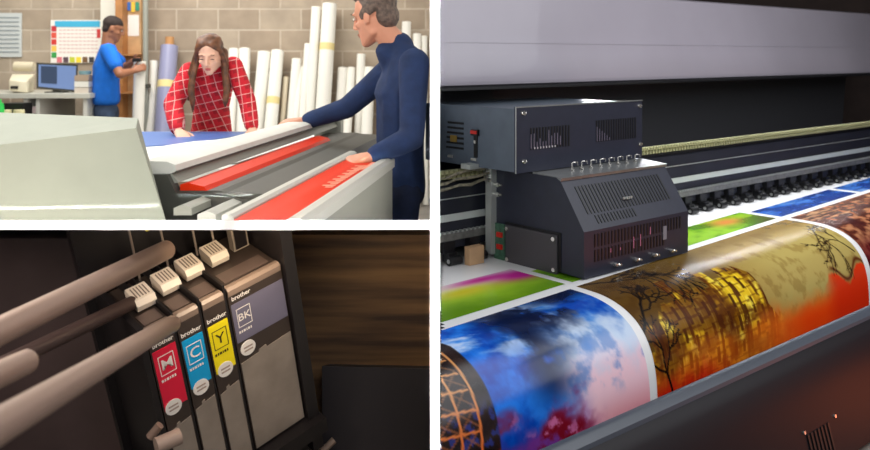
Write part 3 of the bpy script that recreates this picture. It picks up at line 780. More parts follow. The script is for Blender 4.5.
# dark printer casing behind the rods
cas = thing('printer_casing', 'dark inner casing of the printer behind the rods and cartridges', 'printer', (-1.2, 3.08, 0))
b = NB(); hexa(b, [(-2.25, 3.02, 0), (rx(296, 3.02), 3.02, 0), (rx(296, 3.02), 3.14, 0), (-2.25, 3.14, 0), (-2.25, 2.96, ry(230.4, 3.10)), (rx(276, 3.0), 2.96, ry(230.4, 3.10)), (rx(276, 3.0), 3.10, ry(230.4, 3.10)), (-2.25, 3.10, ry(230.4, 3.10))])
obj('casing_panel', b, mat('casing_plastic', (84, 68, 68), .6, noise=.1, nscale=4), cas)
b = NB(); tube(b, P(150, 437, 2.35), P(160, 425, 2.35), .012, n=14); o = obj('small_shaft', b, M['rod'], cas, smooth=30)
b = NB(); tube(b, P(156, 446, 2.30), P(180, 436, 2.34), .022, n=16); obj('lower_roller', b, mat('roller_pale', (150, 128, 116), .5), cas, smooth=30)
# dark box low on the right, small metal bits
t = thing('dark_tray', 'low dark box standing against the brown wood wall, right of the cartridges', 'box', tuple(P(374, 460, 3.05)))
b = NB(); Yb = 3.05
hexa(b, [P(322, 462, Yb-.1), P(429.4, 462, Yb-.1), P(429.4, 462, Yb+.08), P(330, 462, Yb+.08), P(322, 366, Yb-.1), P(429.4, 369, Yb-.1), P(429.4, 366, Yb+.08), P(330, 364, Yb+.08)])
obj('box_body', b, mat('dark_box', (30, 26, 32), .6), t, bev=.006)
b = NB(); tube(b, P(296, 452, 2.9), P(316, 432, 2.95), .016, n=12); tag(obj('metal_lever', b, M['rod'], smooth=30), 'small brown metal lever below the right end of the cartridges', 'lever')
b = NB(); tube(b, P(318, 455, 2.9), P(334, 440, 2.93), .012, n=12); tag(obj('metal_pin', b, M['carttop'], smooth=30), 'short brown metal pin beside the lever, at the foot of the dark box', 'pin')
print('bay2 done')
# ================================================================== UPPER LEFT ROOM: print workshop
clipR = lambda bm: clip_right_of(bm, 429.9)
def clipB(bm): clip_below(bm, 220.8); clip_right_of(bm, 429.9)
M['mach'] = mat('machine_white', (226, 226, 218), .45, noise=.02)
M['machg'] = mat('machine_grey', (150, 152, 142), .5)
M['machd'] = mat('machine_dark', (66, 66, 60), .5)
M['house'] = mat('housing_paint', (158, 164, 150), .65, noise=.02)
M['orange'] = mat('orange_film', (232, 50, 6), .4, spec=.18)
M['shiny'] = mat('rail_alu', (205, 206, 198), .35, metal=.3)
def TM(c, h, Y): return Vector((c+.1247*Y, Y, ZC-h))
cut = thing('cutting_machine', 'long white flatbed cutting machine the couple work at, with orange film in its tray', 'cutting machine', (-.7, 3.9, 0))
def prism_m(name, prof, m, Y0, Y1, parent=cut, bev=0, smooth=None, clipf=clipB):
    b = NB(); poly_prism(b, prof, lambda c, h: TM(c, h, Y0), lambda c, h: TM(c, h, Y1)); return obj(name, b, m, parent, bev=bev, smooth=smooth, clipf=clipf)
prism_m('top_bar', [(-1.20, .322), (-1.185, .314), (-1.11, .316), (-1.085, .326), (-1.082, .345), (-1.10, .352), (-1.20, .352)], M['mach'], 2.52, 4.55, smooth=50)
prism_m('bar_underside', [(-1.18, .352), (-1.095, .352), (-1.075, .378), (-1.17, .40)], M['machg'], 2.52, 4.5)
prism_m('groove', [(-1.084, .3435), (-1.078, .3445), (-1.078, .349), (-1.086, .350)], M['machd'], 2.52, 4.5)
prism_m('upper_film', [(-1.070, .384), (-1.045, .379), (-1.0, .390), (-.99, .402), (-1.07, .402)], M['orange'], 2.52, 4.0)
prism_m('dark_channel', [(-1.10, .402), (-.952, .402), (-.93, .408), (-.82, .412), (-.815, .44), (-1.10, .44)], M['machd'], 2.52, 4.4)
prism_m('inner_rail', [(-.815, .408), (-.795, .408), (-.785, .415), (-.785, .44), (-.815, .44)], M['shiny'], 2.17, 3.62, bev=.003)
prism_m('tray', [(-.785, .436), (-.652, .436), (-.652, .446), (-.785, .446)], M['shiny'], 2.17, 3.55)
b = NB(); r_ = []
prism_m('tray_film', [(-.783, .420), (-.74, .4285), (-.66, .430), (-.652, .436), (-.783, .436)], M['orange'], 2.17, 3.40, smooth=40)
prism_m('front_rail', [(-.655, .424), (-.64, .417), (-.615, .417), (-.602, .430), (-.602, .46), (-.655, .46)], M['shiny'], 2.17, 3.50, smooth=40)
prism_m('front_panel', [(-.84, .446), (-.605, .446), (-.605, .80), (-.65, .82), (-.84, .82)], M['machg'], 2.17, 3.46)
prism_m('lower_body', [(-1.12, .44), (-.84, .44), (-.84, .80), (-1.12, .80)], M['machd'], 2.56, 4.4)
prism_m('near_end_panel', [(-1.22, .352), (-1.10, .352), (-1.075, .405), (-.98, .41), (-.83, .43), (-.83, .80), (-1.22, .80)], M['machd'], 2.50, 2.54)
prism_m('roller', [(-1.02, .425), (-.995, .416), (-.97, .425), (-.97, .445), (-1.02, .445)], M['machg'], 2.36, 2.50, smooth=40)
prism_m('roller', [(-.93, .432), (-.905, .422), (-.88, .432), (-.88, .452), (-.93, .452)], M['shiny'], 2.30, 2.50, smooth=40)
prism_m('end_plate', [(-1.20, .30), (-1.06, .30), (-1.06, .47), (-1.20, .47)], M['machg'], 4.5, 4.56)
for cc, YY in ((-1.0, 3.55), (-1.0, 4.3), (-.72, 3.40)):
    b = NB(); p = TM(cc, .8, YY); box(b, p.x-.05, p.x+.05, YY-.04, YY+.04, 0, .70); obj('leg', b, M['machg'], cut)
b = NB(); box(b, 2.46, 3.3, 0, .0008, -.72, -.70, lambda y, d, c: TM(c, .4305-.0-d-.001, y)); o_ = None; b.free()
# printed lettering-like pale marks on the film
b = NB(); rnd = random.Random(4)
for i in range(16):
    y0 = 2.75+.035*i; box(b, y0, y0+.018, 0, .001, -.70-.018*(i % 2), -.675, lambda y, d, c: TM(c, .4285-d, y))
for i in range(9):
    y0 = 3.18+.025*i; box(b, y0, y0+.014, 0, .001, -.675, -.655, lambda y, d, c: TM(c, .4285-d, y))
obj('film_marks', b, mat('pale_ink', (250, 170, 140), .4), cut)
# metal cover at the near end of the machine
hs = thing('machine_housing', 'large pale grey-green machine end cover in the near left foreground', 'machine cover', tuple(P(80, 221, 2.6)))
b = NB()
hexa(b, [P(-60, 262, 2.28), P(176, 252, 2.34), P(172, 252, 2.50), P(-60, 262, 2.72),
         P(-60, 152, 2.28), P(136, 128, 2.34), P(138, 118, 2.50), P(-60, 110, 2.72)])
obj('end_cover', b, M['house'], hs, bev=.014, clipf=clipB)

# white work table behind the bar
tab = thing('work_table', 'wide white work table the woman leans on', 'table', (-1.6, 4.2, 0))
b = NB(); poly_prism(b, [(-1.21, 3.36), (-1.21, 5.0), (-3.0, 5.0), (-3.0, 3.36)], lambda c, Y: TM(c, .45, Y), lambda c, Y: TM(c, .50, Y)); obj('tabletop', b, M['mach'], tab, bev=.006)
for cc, YY in ((-1.3, 4.9), (-2.9, 4.9), (-2.9, 3.45), (-1.3, 3.45)):
    b = NB(); p = TM(cc, .5, YY); box(b, p.x-.03, p.x+.03, YY-.03, YY+.03, 0, .95); obj('leg', b, M['machg'], tab)
b = NB(); hexa(b, [TM(-2.35, .4495, 3.9), TM(-1.80, .4495, 4.25), TM(-1.62, .4495, 4.95), TM(-2.5, .4495, 4.95), TM(-2.35, .446, 3.9), TM(-1.80, .446, 4.25), TM(-1.62, .446, 4.95), TM(-2.5, .446, 4.95)])
tag(obj('vinyl_sheet', b, mat('blue_vinyl', (70, 116, 190), .4)), 'flat blue vinyl sheet lying on the white work table by the woman', 'sheet')
b = NB(); hexa(b, [TM(-2.0, .4445, 3.5), TM(-1.25, .4445, 3.5), TM(-1.22, .4445, 4.9), TM(-1.78, .4445, 4.35), TM(-2.0, .442, 3.5), TM(-1.25, .442, 3.5), TM(-1.22, .442, 4.9), TM(-1.78, .442, 4.35)])
tag(obj('paper_sheet', b, mat('bright_paper', (250, 250, 248), .5)), 'large white paper sheet on the work table under the woman\'s hand', 'paper')

# ---------------------------------------------------------------- people
def ico_pts():
    bm = bmesh.new(); bmesh.ops.create_icosphere(bm, subdivisions=2, radius=1); r = [v.co.copy() for v in bm.verts]; bm.free(); return r
ICO = ico_pts()
def frame(c, fwd, up=(0, 0, 1)):
    f = Vector(fwd).normalized(); u = Vector(up); u = (u-f*u.dot(f)).normalized(); r = f.cross(u)
    Mx = Matrix((r, f, u)).transposed(); c = Vector(c)
    return lambda x, y, z: c+Mx@Vector((x, y, z)), Mx
IDM = Matrix.Identity(3)
def E(c, r, Mx=IDM):
    if not hasattr(r, '__len__'): r = (r, r, r)
    return (Vector(c), r, Mx)
def blob(name, prims, voxel, m, parent, smooth_it=4, sub=False, fac=.6):
    bm = bmesh.new()
    for pr_ in prims:
        vs = []
        for (c, r, Mx) in pr_:
            for p in ICO: vs.append(bm.verts.new(c+Mx@Vector((p.x*r[0], p.y*r[1], p.z*r[2]))))
        h = bmesh.ops.convex_hull(bm, input=vs)
        junk = [g for g in set(h['geom_interior']) if isinstance(g, bmesh.types.BMVert) and g.is_valid]
        bmesh.ops.delete(bm, geom=junk, context='VERTS')
        for v in vs:
            if v.is_valid and not v.link_faces: bm.verts.remove(v)
    bmesh.ops.recalc_face_normals(bm, faces=bm.faces[:])
    me = bpy.data.meshes.new('tmp'); bm.to_mesh(me); bm.free()
    o = bpy.data.objects.new('tmp', me); COL.objects.link(o)
    md = o.modifiers.new('r', 'REMESH'); md.mode = 'VOXEL'; md.voxel_size = voxel
    sm = o.modifiers.new('s', 'SMOOTH'); sm.factor = fac; sm.iterations = smooth_it
    dg = bpy.context.evaluated_depsgraph_get(); ev = bpy.data.meshes.new_from_object(o.evaluated_get(dg))
    bpy.data.objects.remove(o); bpy.data.meshes.remove(me)
    b2 = bmesh.new(); b2.from_mesh(ev); bpy.data.meshes.remove(ev)
    return obj(name, b2, m, parent, smooth='all')
def cap(p, q, r0, r1): return [E(p, r0), E(q, r1)]
def chain(pts, rs): return [cap(a, b_, r, s) for a, b_, r, s in zip(pts, pts[1:], rs, rs[1:])]
def hand(W, f, n, t, curl=.35, sc=1.0):
    W, f, n, t = Vector(W), Vector(f).normalized(), Vector(n).normalized(), Vector(t).normalized()
    n = (n-f*n.dot(f)).normalized(); t = (t-f*t.dot(f)-n*t.dot(n)).normalized()
    pr_ = [[E(W, .024*sc), E(W+(f*.045+t*.020)*sc, .016*sc), E(W+(f*.045-t*.020)*sc, .015*sc)],
           [E(W+(f*.045+t*.020)*sc, .015*sc), E(W+(f*.045-t*.020)*sc, .014*sc), E(W+(f*.085+t*.028)*sc, .011*sc), E(W+(f*.080-t*.028)*sc, .010*sc)]]
    for k_, (off, ln) in enumerate(((.030, .070), (.010, .080), (-.010, .074), (-.029, .056))):
        p = W+(f*(.086-.004*abs(k_-1))+t*off)*sc; d = (f+t*off*2.2).normalized(); ang = 0
        for j, fr in enumerate((.45, .31, .26)):
            ang += curl*(1, 1.2, .8)[j]+k_*.04
            q = p+(d*math.cos(ang)-n*math.sin(ang))*ln*fr*sc; r = (.0095, .0085, .0078, .007)
            pr_.append(cap(p, q, r[j]*sc, r[j+1]*sc)); p = q
    p = W+(f*.022+t*.022-n*.004)*sc
    for j, (dd, ln, r) in enumerate((((.62, .75, -.2), .040, .0125), ((.85, .48, -.3), .030, .0105), ((.95, .2, -.4), .024, .009))):
        q = p+(f*dd[0]+t*dd[1]+n*dd[2]).normalized()*ln*sc; pr_.append(cap(p, q, r*sc, (.0105, .009, .0075)[j]*sc)); p = q
    return pr_
def head(c, fwd, up=(0, 0, 1), fem=False, s=1.0):
    T, Mx = frame(c, fwd, up); w = .070 if fem else .074
    e = lambda x, y, z, r: E(T(x*s, y*s, z*s), [q*s for q in r] if hasattr(r, '__len__') else r*s, Mx)
    pr_ = [[e(0, -.012, .032, (w, .090, .082))], [e(0, .0, -.02, (w*.9, .078, .07)), e(0, .058, -.098 if not fem else -.092, (.022 if fem else .028, .018, .015))],
           [e(-.046, -.01, -.062, (.016, .02, .016)), e(.046, -.01, -.062, (.016, .02, .016)), e(0, .055, -.092, (.02, .018, .016)), e(0, .03, -.03, (.05, .05, .03))],
           [e(0, .078, .018, (.010, .010, .012)), e(0, .100, -.026, (.0085, .009, .007))], [e(-.012, .088, -.030, (.007, .008, .006)), e(.012, .088, -.030, (.007, .008, .006)), e(0, .100, -.027, (.009, .009, .0075))],
           [e(-.040, .066, .024, (.012, .010, .006)), e(.040, .066, .024, (.012, .010, .006)), e(0, .077, .026, (.012, .009, .007))],
           [e(-.040, .052, -.022, (.017, .018, .015))], [e(.040, .052, -.022, (.017, .018, .015))],
           [e(0, .072, -.058, (.020, .012, .008))], [e(0, .070, -.068, (.016, .011, .007))],
           [e(-w-.002, -.012, -.002, (.007, .016, .027)), e(-w+.006, .0, -.012, (.007, .010, .018))], [e(w+.002, -.012, -.002, (.007, .016, .027)), e(w-.006, .0, -.012, (.007, .010, .018))]]
    return pr_, T, Mx
def face_bits(T, Mx, parent, s, lip, brow, closed=False):
    def sph(name, pts, m):
        bm = bmesh.new()
        for (x, y, z, r) in pts:
            vs = [bm.verts.new(T(x*s, y*s, z*s)+Mx@Vector((p.x*r[0]*s, p.y*r[1]*s, p.z*r[2]*s))) for p in ICO]
            bmesh.ops.convex_hull(bm, input=vs)
        return obj(name, bm, m, parent, smooth='all')
    for sx in (-1, 1):
        if not closed:
            e = sph('eye', [(sx*.031, .0735, .006, (.011, .006, .0055))], M['eyew']); sph('iris', [(sx*.031, .0775, .005, (.0062, .0038, .0055))], M['iris'])
        else:
            sph('eye', [(sx*.031, .0770, .002, (.013, .005, .0022))], M['iris'])
        sph('eyebrow', [(sx*.033, .0765, .027, (.016, .004, .0028))], brow)
    sph('lips', [(0, .081, -.0565, (.019, .006, .0045)), (0, .079, -.064, (.016, .006, .0045))], lip)
M['skin_w'] = mat('skin_fair', (236, 186, 160), .55, noise=.02); M['skin_m'] = mat('skin_tan', (214, 152, 124), .55, noise=.03)
M['skin_b'] = mat('skin_brown', (156, 104, 76), .55)
M['eyew'] = mat('eye_white', (226, 220, 214), .3); M['iris'] = mat('iris_dark', (52, 34, 26), .3)
M['lip'] = mat('lip_rose', (196, 96, 92), .45); M['lip2'] = mat('lip_tan', (180, 110, 96), .5)
M['hair_w'] = mat('hair_brown', (96, 60, 38), .5, noise=.35, nscale=26); M['hair_m'] = mat('hair_greying', (96, 82, 74), .7, noise=.25, nscale=60, bump=.4, bscale=160)
M['hair_b'] = mat('hair_black', (46, 34, 30), .8, noise=.2)
M['plaid'] = mat_plaid()
M['navy'] = mat('navy_knit', (30, 50, 90), .9, noise=.10, nscale=14, bump=.35, bscale=22)
M['denim'] = mat('dark_denim', (24, 36, 66), .9, noise=.15, nscale=16, bump=.3, bscale=20)
M['jean2'] = mat('blue_jeans', (44, 60, 84), .9, noise=.15)
M['tee'] = mat('blue_tee', (8, 104, 206), .85, noise=.08, nscale=8, bump=.25, bscale=18)
M['shoe'] = mat('shoe_leather', (40, 34, 32), .5)

def legs(pants, hipc, right, fwd, hw, z0, m, parent, rt=.085, rk=.062, ra=.05, vox=.012, feet=None):
    hipc = Vector(hipc); right = Vector(right); fwd = Vector(fwd); pr_ = [[E(hipc, (.15, .115, .09), pants), E(hipc-Vector((0, 0, .06)), (.15, .115, .09), pants)]]
    for s_ in (-1, 1):
        h = hipc+right*s_*hw-Vector((0, 0, .06)); k_ = h+right*s_*.02+fwd*.03; k_.z = .48; a = k_+right*s_*.02-fwd*.04; a.z = .10
        pr_ += [cap(h, k_, rt, rk), cap(k_, a, rk, ra)]
    t = blob('trousers', pr_, vox, m, parent)
    for s_ in (-1, 1):
        a = hipc+right*s_*(hw+.04); a.z = .05
        blob('shoe', [[E(a-fwd*.05, (.042, .042, .045)), E(a+fwd*.12, (.045, .045, .03))], [E(a-fwd*.04+Vector((0, 0, .04)), .042), E(a-fwd*.03, .045)]], vox, M['shoe'], parent)
    return t

# --- man at the right, navy top
man = thing('person', 'man in a navy blue jumper reaching over the cutting machine with both hands', 'person', (-.15, 3.80, 0))
fT, fMx = frame((0, 0, 0), (-.98, -.18, 0)); fw = Vector((-.98, -.18, 0)).normalized(); lf = Vector((0, 0, 1)).cross(fw)  # his left, towards the camera
H = Vector((-.155, 3.80, .88)); CH = Vector((-.155, 3.78, 1.28)); SH = Vector((-.148, 3.77, 1.435))
LS = SH+lf*.165+Vector((.03, 0, -.02)); LE = P(412, 138, 3.52); LW = P(371, 157, 3.42)
RS = SH-lf*.155+Vector((-.035, 0, -.06)); RE = P(347, 108, 3.98); RW = P(305, 121.5, 4.05)
hd_c = P(374, 17, 3.76); hf = Vector((-.87, .46, -.20)); hpr, hT, hM = head(hd_c, hf, (-.12, 0, 1), s=1.10)
pr_ = hpr+[cap(hT(0, -.03, -.06), SH+Vector((-.015, 0, .045)), .054, .062), cap(SH+Vector((-.01, 0, .04)), CH, .06, .06)]
pr_ += chain([LS, LE, LW], [.036, .034, .026])+hand(LW, P(350, 161, 3.40)-LW, (0, -.35, 1), (-.1, .9, .2), .38)
pr_ += chain([RS, RE, RW], [.036, .034, .026])+hand(RW, P(285, 122, 4.02)-RW, (0, -.2, 1), (-.1, -.9, 0), .30)
pr_ += chain([CH, H], [.07, .07])
blob('body', pr_, .0055, M['skin_m'], man, 3)
e = lambda c, r: E(c, r, fMx)
tor = [[e(SH-Vector((0, 0, .02)), (.165, .075, .06)), e(CH, (.170, .108, .10))], [e(CH, (.170, .108, .10)), e(H+Vector((0, 0, .12)), (.150, .108, .08))],
       [e(H+Vector((0, 0, .12)), (.150, .108, .08)), e(H+Vector((0, 0, -.03)), (.158, .116, .05))], [E(SH+Vector((-.012, 0, .055)), .066), e(SH, (.14, .075, .05))],
       [E(SH+Vector((-.025, 0, .095)), (.062, .066, .020)), E(SH+Vector((-.015, 0, .04)), .066)], [e(SH+Vector((0.02,0,-.03)), (.13, .085, .07)), e(CH, (.165, .118, .10))]]
tor += chain([LS, LS.lerp(LE, .55), LE, LE.lerp(LW, .5), LW.lerp(LE, .10)], [.068, .060, .054, .048, .040])
tor += chain([RS, RS.lerp(RE, .55), RE, RE.lerp(RW, .5), RW.lerp(RE, .10)], [.066, .058, .052, .046, .040])
tor += [[E(LW.lerp(LE, .12), .041), E(LW.lerp(LE, .22), .044)], [E(RW.lerp(RE, .12), .041), E(RW.lerp(RE, .24), .044)]]
tor += [[E(P(393, 41, 3.78), (.052, .06, .04)), E(P(411, 60, 3.70), .06), E(P(403, 66, 3.85), .06)], [E(P(385, 51, 3.74), (.045, .06, .03)), E(P(394, 40, 3.78), (.052, .06, .04)), E(P(395, 62, 3.76), .07)]]
blob('jumper', tor, .009, M['navy'], man, 5)
legs(fMx, H+Vector((0, 0, .02)), lf, fw, .085, 0, M['denim'], man)
ee = lambda x, y, z, r: E(hT(x*1.10, y*1.10, z*1.10), [q*1.08 for q in r], hM)
blob('hair', [[ee(0, -.030, .050, (.078, .086, .076)), ee(0, -.018, .062, (.070, .084, .064))], [ee(0, -.062, -.005, (.066, .046, .06))], [ee(0, .040, .092, (.052, .036, .022)), ee(0, -.02, .11, (.055, .05, .02))],
              [ee(-.073, .012, .010, (.006, .012, .022)), ee(-.074, -.03, .03, (.008, .03, .03))], [ee(.073, .012, .010, (.006, .012, .022)), ee(.074, -.03, .03, (.008, .03, .03))]], .006, M['hair_m'], man, 3)
face_bits(hT, hM, man, 1.10, M['lip2'], M['hair_m'])

# --- woman leaning on the table
wom = thing('person', 'long haired woman in a red plaid shirt leaning over the white work table', 'person', (-1.32, 5.28, 0))
Wf = Vector((0, -1, 0)); Wc = P(210, 54.5, 4.86); wf = Vector((.02, -1, -.42)); wpr, wT, wM = head(Wc, wf, (0.0, -.4, 1), fem=True, s=.98)
WS = Vector((rx(212, 5.0), 5.04, 1.365)); WH = Vector((rx(212, 5.2), 5.30, .93))
rS = P(190, 72, 4.98); rE = P(173, 104, 4.88); rW = P(178, 131, 4.70)   # image left
lS = P(233, 66, 4.98); lE = P(247, 100, 4.92); lW = P(252, 128, 4.82)
pr_ = wpr+[cap(wT(0, -.04, -.05), WS+Vector((0, 0, .05)), .046, .052), cap(WS+Vector((0, 0, .05)), WS, .05, .07)]
pr_ += chain([rS, rE, rW], [.032, .029, .023])+hand(rW, P(186, 140, 4.60)-rW, (0, -.3, 1), (1, -.2, 0), .18, .95)
pr_ += chain([lS, lE, lW], [.032, .029, .023])+hand(lW, P(254, 138, 4.76)-lW, (0, -.5, 1), (-1, 0, 0), .3, .95)
pr_ += chain([WS, WH], [.07, .07])
blob('body', pr_, .006, M['skin_w'], wom, 3)
e = lambda c, r: E(c, r)
mid = WS.lerp(WH, .5)
tor = [[e(WS, (.125, .075, .06)), e(WS.lerp(WH, .22)+Vector((0, -.03, 0)), (.125, .095, .06))], [e(WS.lerp(WH, .22)+Vector((0, -.03, 0)), (.125, .095, .06)), e(mid+Vector((-.02, 0, -.02)), (.105, .10, .08))],
       [e(mid+Vector((-.02, 0, 0)), (.105, .10, .08)), e(WH+Vector((-.03, 0, 0)), (.135, .12, .07))], [e(WS+Vector((0, .01, .035)), (.075, .06, .035)), e(WS, (.12, .07, .05))]]
tor += chain([rS, rS.lerp(rE, .5), rE, rE.lerp(rW, .6), rW.lerp(rE, .12)], [.062, .060, .056, .052, .044])
tor += chain([lS, lS.lerp(lE, .5), lE, lE.lerp(lW, .6), lW.lerp(lE, .10)], [.060, .056, .052, .048, .042])
blob('plaid_shirt', tor, .010, M['plaid'], wom, 4)
legs(IDM, WH-Vector((0, 0, .03)), (1, 0, 0), Vector((0, -1, 0)), .08, 0, M['denim'], wom)
hh = lambda x, y, z, r: E(wT(x, y, z), r, wM)
hp = [[hh(0, -.030, .044, (.075, .080, .075)), hh(0, -.012, .062, (.064, .074, .060))], [hh(0, -.06, .0, (.066, .045, .07))]]
for s_ in (-1, 1):
    hp.append([hh(s_*.024, .040, .080, (.022, .024, .018)), hh(s_*.058, .034, .055, (.012, .020, .025)), hh(s_*.040, -.01, .080, (.030, .05, .03))])
    pts = [wT(-s_*.064, .030, .050), wT(-s_*.074, .014, .0), wT(-s_*.080, .004, -.05), P(210+s_*16.5-1, 78, 4.86), P(210+s_*18-1, 90, 4.86), P(210+s_*16.5-1, 101, 4.86), P(210+s_*16-1, 112 if s_ < 0 else 107, 4.87)]
    rs = [.013, .015, .016, .020, .022, .018, .006]
    for a, b_, r0, r1 in zip(pts, pts[1:], rs, rs[1:]): hp.append([E(a, (r0, r0*.8, r0)), E(b_, (r1, r1*.8, r1))])
    pts = [wT(-s_*.070, -.03, .0), P(210+s_*17-1.5, 74, 4.93), P(210+s_*20-2, 88, 4.93), P(210+s_*19.5-2, 100, 4.93)]
    hp += chain(pts, [.028, .024, .020, .008])
blob('hair', hp, .006, M['hair_w'], wom, 3)
face_bits(wT, wM, wom, .98, M['lip'], M['hair_w'], closed=True)

# --- man at the back wall in a blue T-shirt
bgm = thing('person', 'man in a bright blue T-shirt standing at the back wall, holding a white paper roll', 'person', (rx(107, 7.75), 7.78, 0))
gf = Vector((.92, .38, 0)).normalized(); gT, gMx = frame((0, 0, 0), gf); gr_ = gf.cross(Vector((0, 0, 1)))   # his right, towards the camera
GH = P(106, 103, 7.8); GC = P(106, 66, 7.8); GS = P(108, 48, 7.8)
g_h = P(113.5, 29, 7.8); gpr, ghT, ghM = head(g_h, (.85, .3, -.28), (.1, 0, 1), s=1.0)
sR = GS+gr_*.17+Vector((-.0, 0, -.03)); eR = P(120, 74, 7.55); wR = P(133, 71, 7.68)
sL = GS-gr_*.17+Vector((0, 0, -.03)); eL = P(126, 68, 7.98); wL = P(133, 61, 7.9)
pr_ = gpr+[cap(ghT(0, -.03, -.05), GS, .055, .065), cap(GS, GH, .07, .07)]
pr_ += chain([sR, eR, wR], [.048, .042, .028])+hand(wR, P(143, 67, 7.72)-wR, (0, -1, .2), (0, .2, 1), .5)
pr_ += chain([sL, eL, wL], [.046, .040, .028])+hand(wL, P(142, 61, 7.85)-wL, (0, .9, .2), (0, .2, 1), .5)
blob('body', pr_, .008, M['skin_b'], bgm, 3)
e = lambda c, r: E(c, r, gMx)
tor = [[e(GS-Vector((0, 0, .03)), (.19, .085, .07)), e(GC, (.185, .115, .10))], [e(GC, (.185, .115, .10)), e(GH+Vector((0, 0, .02)), (.165, .125, .06))], [e(GS+Vector((0, 0, .01)), (.08, .07, .05)), e(GS-Vector((0, 0, .03)), (.17, .08, .06))]]
tor += [cap(sR, sR.lerp(eR, .62), .075, .066), cap(sL, sL.lerp(eL, .62), .073, .064)]
blob('t_shirt', tor, .011, M['tee'], bgm, 4)
legs(gMx, GH-Vector((0, 0, .06)), gr_, gf, .09, 0, M['jean2'], bgm, rt=.09)
gh = lambda x, y, z, r: E(ghT(x, y, z), r, ghM)
blob('hair', [[gh(0, -.024, .044, (.078, .088, .078)), gh(0, -.010, .052, (.072, .086, .068))], [gh(0, -.055, -.01, (.066, .045, .055))]], .008, M['hair_b'], bgm, 3)
face_bits(ghT, ghM, bgm, 1.0, M['lip2'], M['hair_b'])

# ---------------------------------------------------------------- things along the back wall
M['rollw'] = mat('roll_paper', (240, 238, 230), .7); M['rollc'] = mat('roll_cream', (226, 214, 188), .7); M['core'] = mat('cardboard_core', (190, 140, 90), .8)
M['tape'] = mat('roll_tape', (232, 214, 150), .6)
def roll(x0, x1, ytop, lean, lab, m='rollw', Yb=8.15, band=None, core=True, cat='paper roll', g=None):
    Yt = 8.45; xc = (x0+x1)/2; r = (x1-x0)/2/F*Yt; top = P(xc, ytop, Yt); top.z = top.z
    base = Vector((top.x-lean*.9, Yb, .0)); base.z = r*.15
    d = (top-base).normalized()
    t = thing('paper_roll', lab, cat, tuple(base), g)
    b = NB(); tube(b, base, top, r, n=24, cap=True); obj('wrapped_paper', b, M[m], t, smooth=40)
    b = NB(); tube(b, top, top+d*.006, r*.5, n=16); obj('core', b, M['core'], t)
    if band:
        q = P(xc, band, Yt); k_ = (q.z-base.z)/(top.z-base.z); c = base.lerp(top, k_)
        b = NB(); tube(b, c-d*.035, c+d*.035, r*1.02, n=24); obj('tape_band', b, M['tape'], t, smooth=40)
    return t
rolls = [
 (150, 158.5, 61, -.02, 'slim white paper roll between the back man\'s post and the violet roll', 'rollw', 8.15, None),
 (229, 239, 49, -.03, 'white paper roll behind the woman\'s shoulder on the image right', 'rollw', 8.1, None),
 (239.5, 250.5, 49, -.05, 'wider white roll just right of its equal-height twin beside the woman\'s shoulder', 'rollw', 8.0, None),
 (258, 271, 52, .08, 'white roll with no band, just left of the one with a cream tape band', 'rollw', 8.15, None),
 (271.5, 284, 51, .06, 'white roll with a cream tape band round its middle', 'rollw', 8.0, 100),
 (283.5, 289, 77, .06, 'short thin cream roll right of the taped roll', 'rollc', 8.2, None),
 (292, 302, 59, .08, 'white roll leaning left, left of the tallest pair', 'rollw', 8.15, None),
 (297.5, 304, 67, .07, 'narrow white roll with a lower top, just left of the tallest pair', 'rollw', 8.0, None),
 (304.5, 312, 44, .07, 'mid height white roll touching the second tallest roll', 'rollw', 8.1, None),
 (311.5, 321, 7, .08, 'second tallest white roll, slimmer and left of the tallest', 'rollw', 8.2, None),
 (322.5, 337, 4, .09, 'tallest and thickest white roll against the block wall', 'rollw', 8.1, 47),
 (338, 348, 68, .05, 'broad white roll right of the tallest, left of the grouped three', 'rollw', 8.15, None),
 (347.5, 355.5, 68, .05, 'middle one of three equal white rolls left of the man in navy', 'rollw', 8.0, None),
 (357, 365.5, 54, .04, 'taller white roll rising behind the three equal rolls', 'rollw', 8.25, None),
 (364, 375, 68, .03, 'white roll directly left of the man in navy\'s chest', 'rollw', 8.05, None),
 (402, 411, 22, .02, 'white roll top showing right of the man in navy\'s neck', 'rollw', 8.2, None),
 (413, 421, 34, -.0, 'white roll end showing over the man in navy\'s back', 'rollw', 8.1, None),
 (421.5, 427, 36, -.02, 'narrow white roll at the right wall behind the man in navy', 'rollw', 8.2, None)]
for r_ in rolls: roll(*r_[:4], r_[4], r_[5], r_[6], r_[7], g='paper rolls leaning on the block wall')
M['violet'] = mat('violet_film', (150, 152, 184), .35, coat=.2)
t = roll(161, 178, 46, .01, 'grey violet film roll with a bare brown core and a yellow tape band', 'violet', 8.1, 84, g='paper rolls leaning on the block wall')
b = NB(); pt = P(169.5, 46, 8.45); tube(b, pt, P(169.8, 37, 8.46), .042, n=16); obj('core_end', b, M['core'], t, smooth=40)
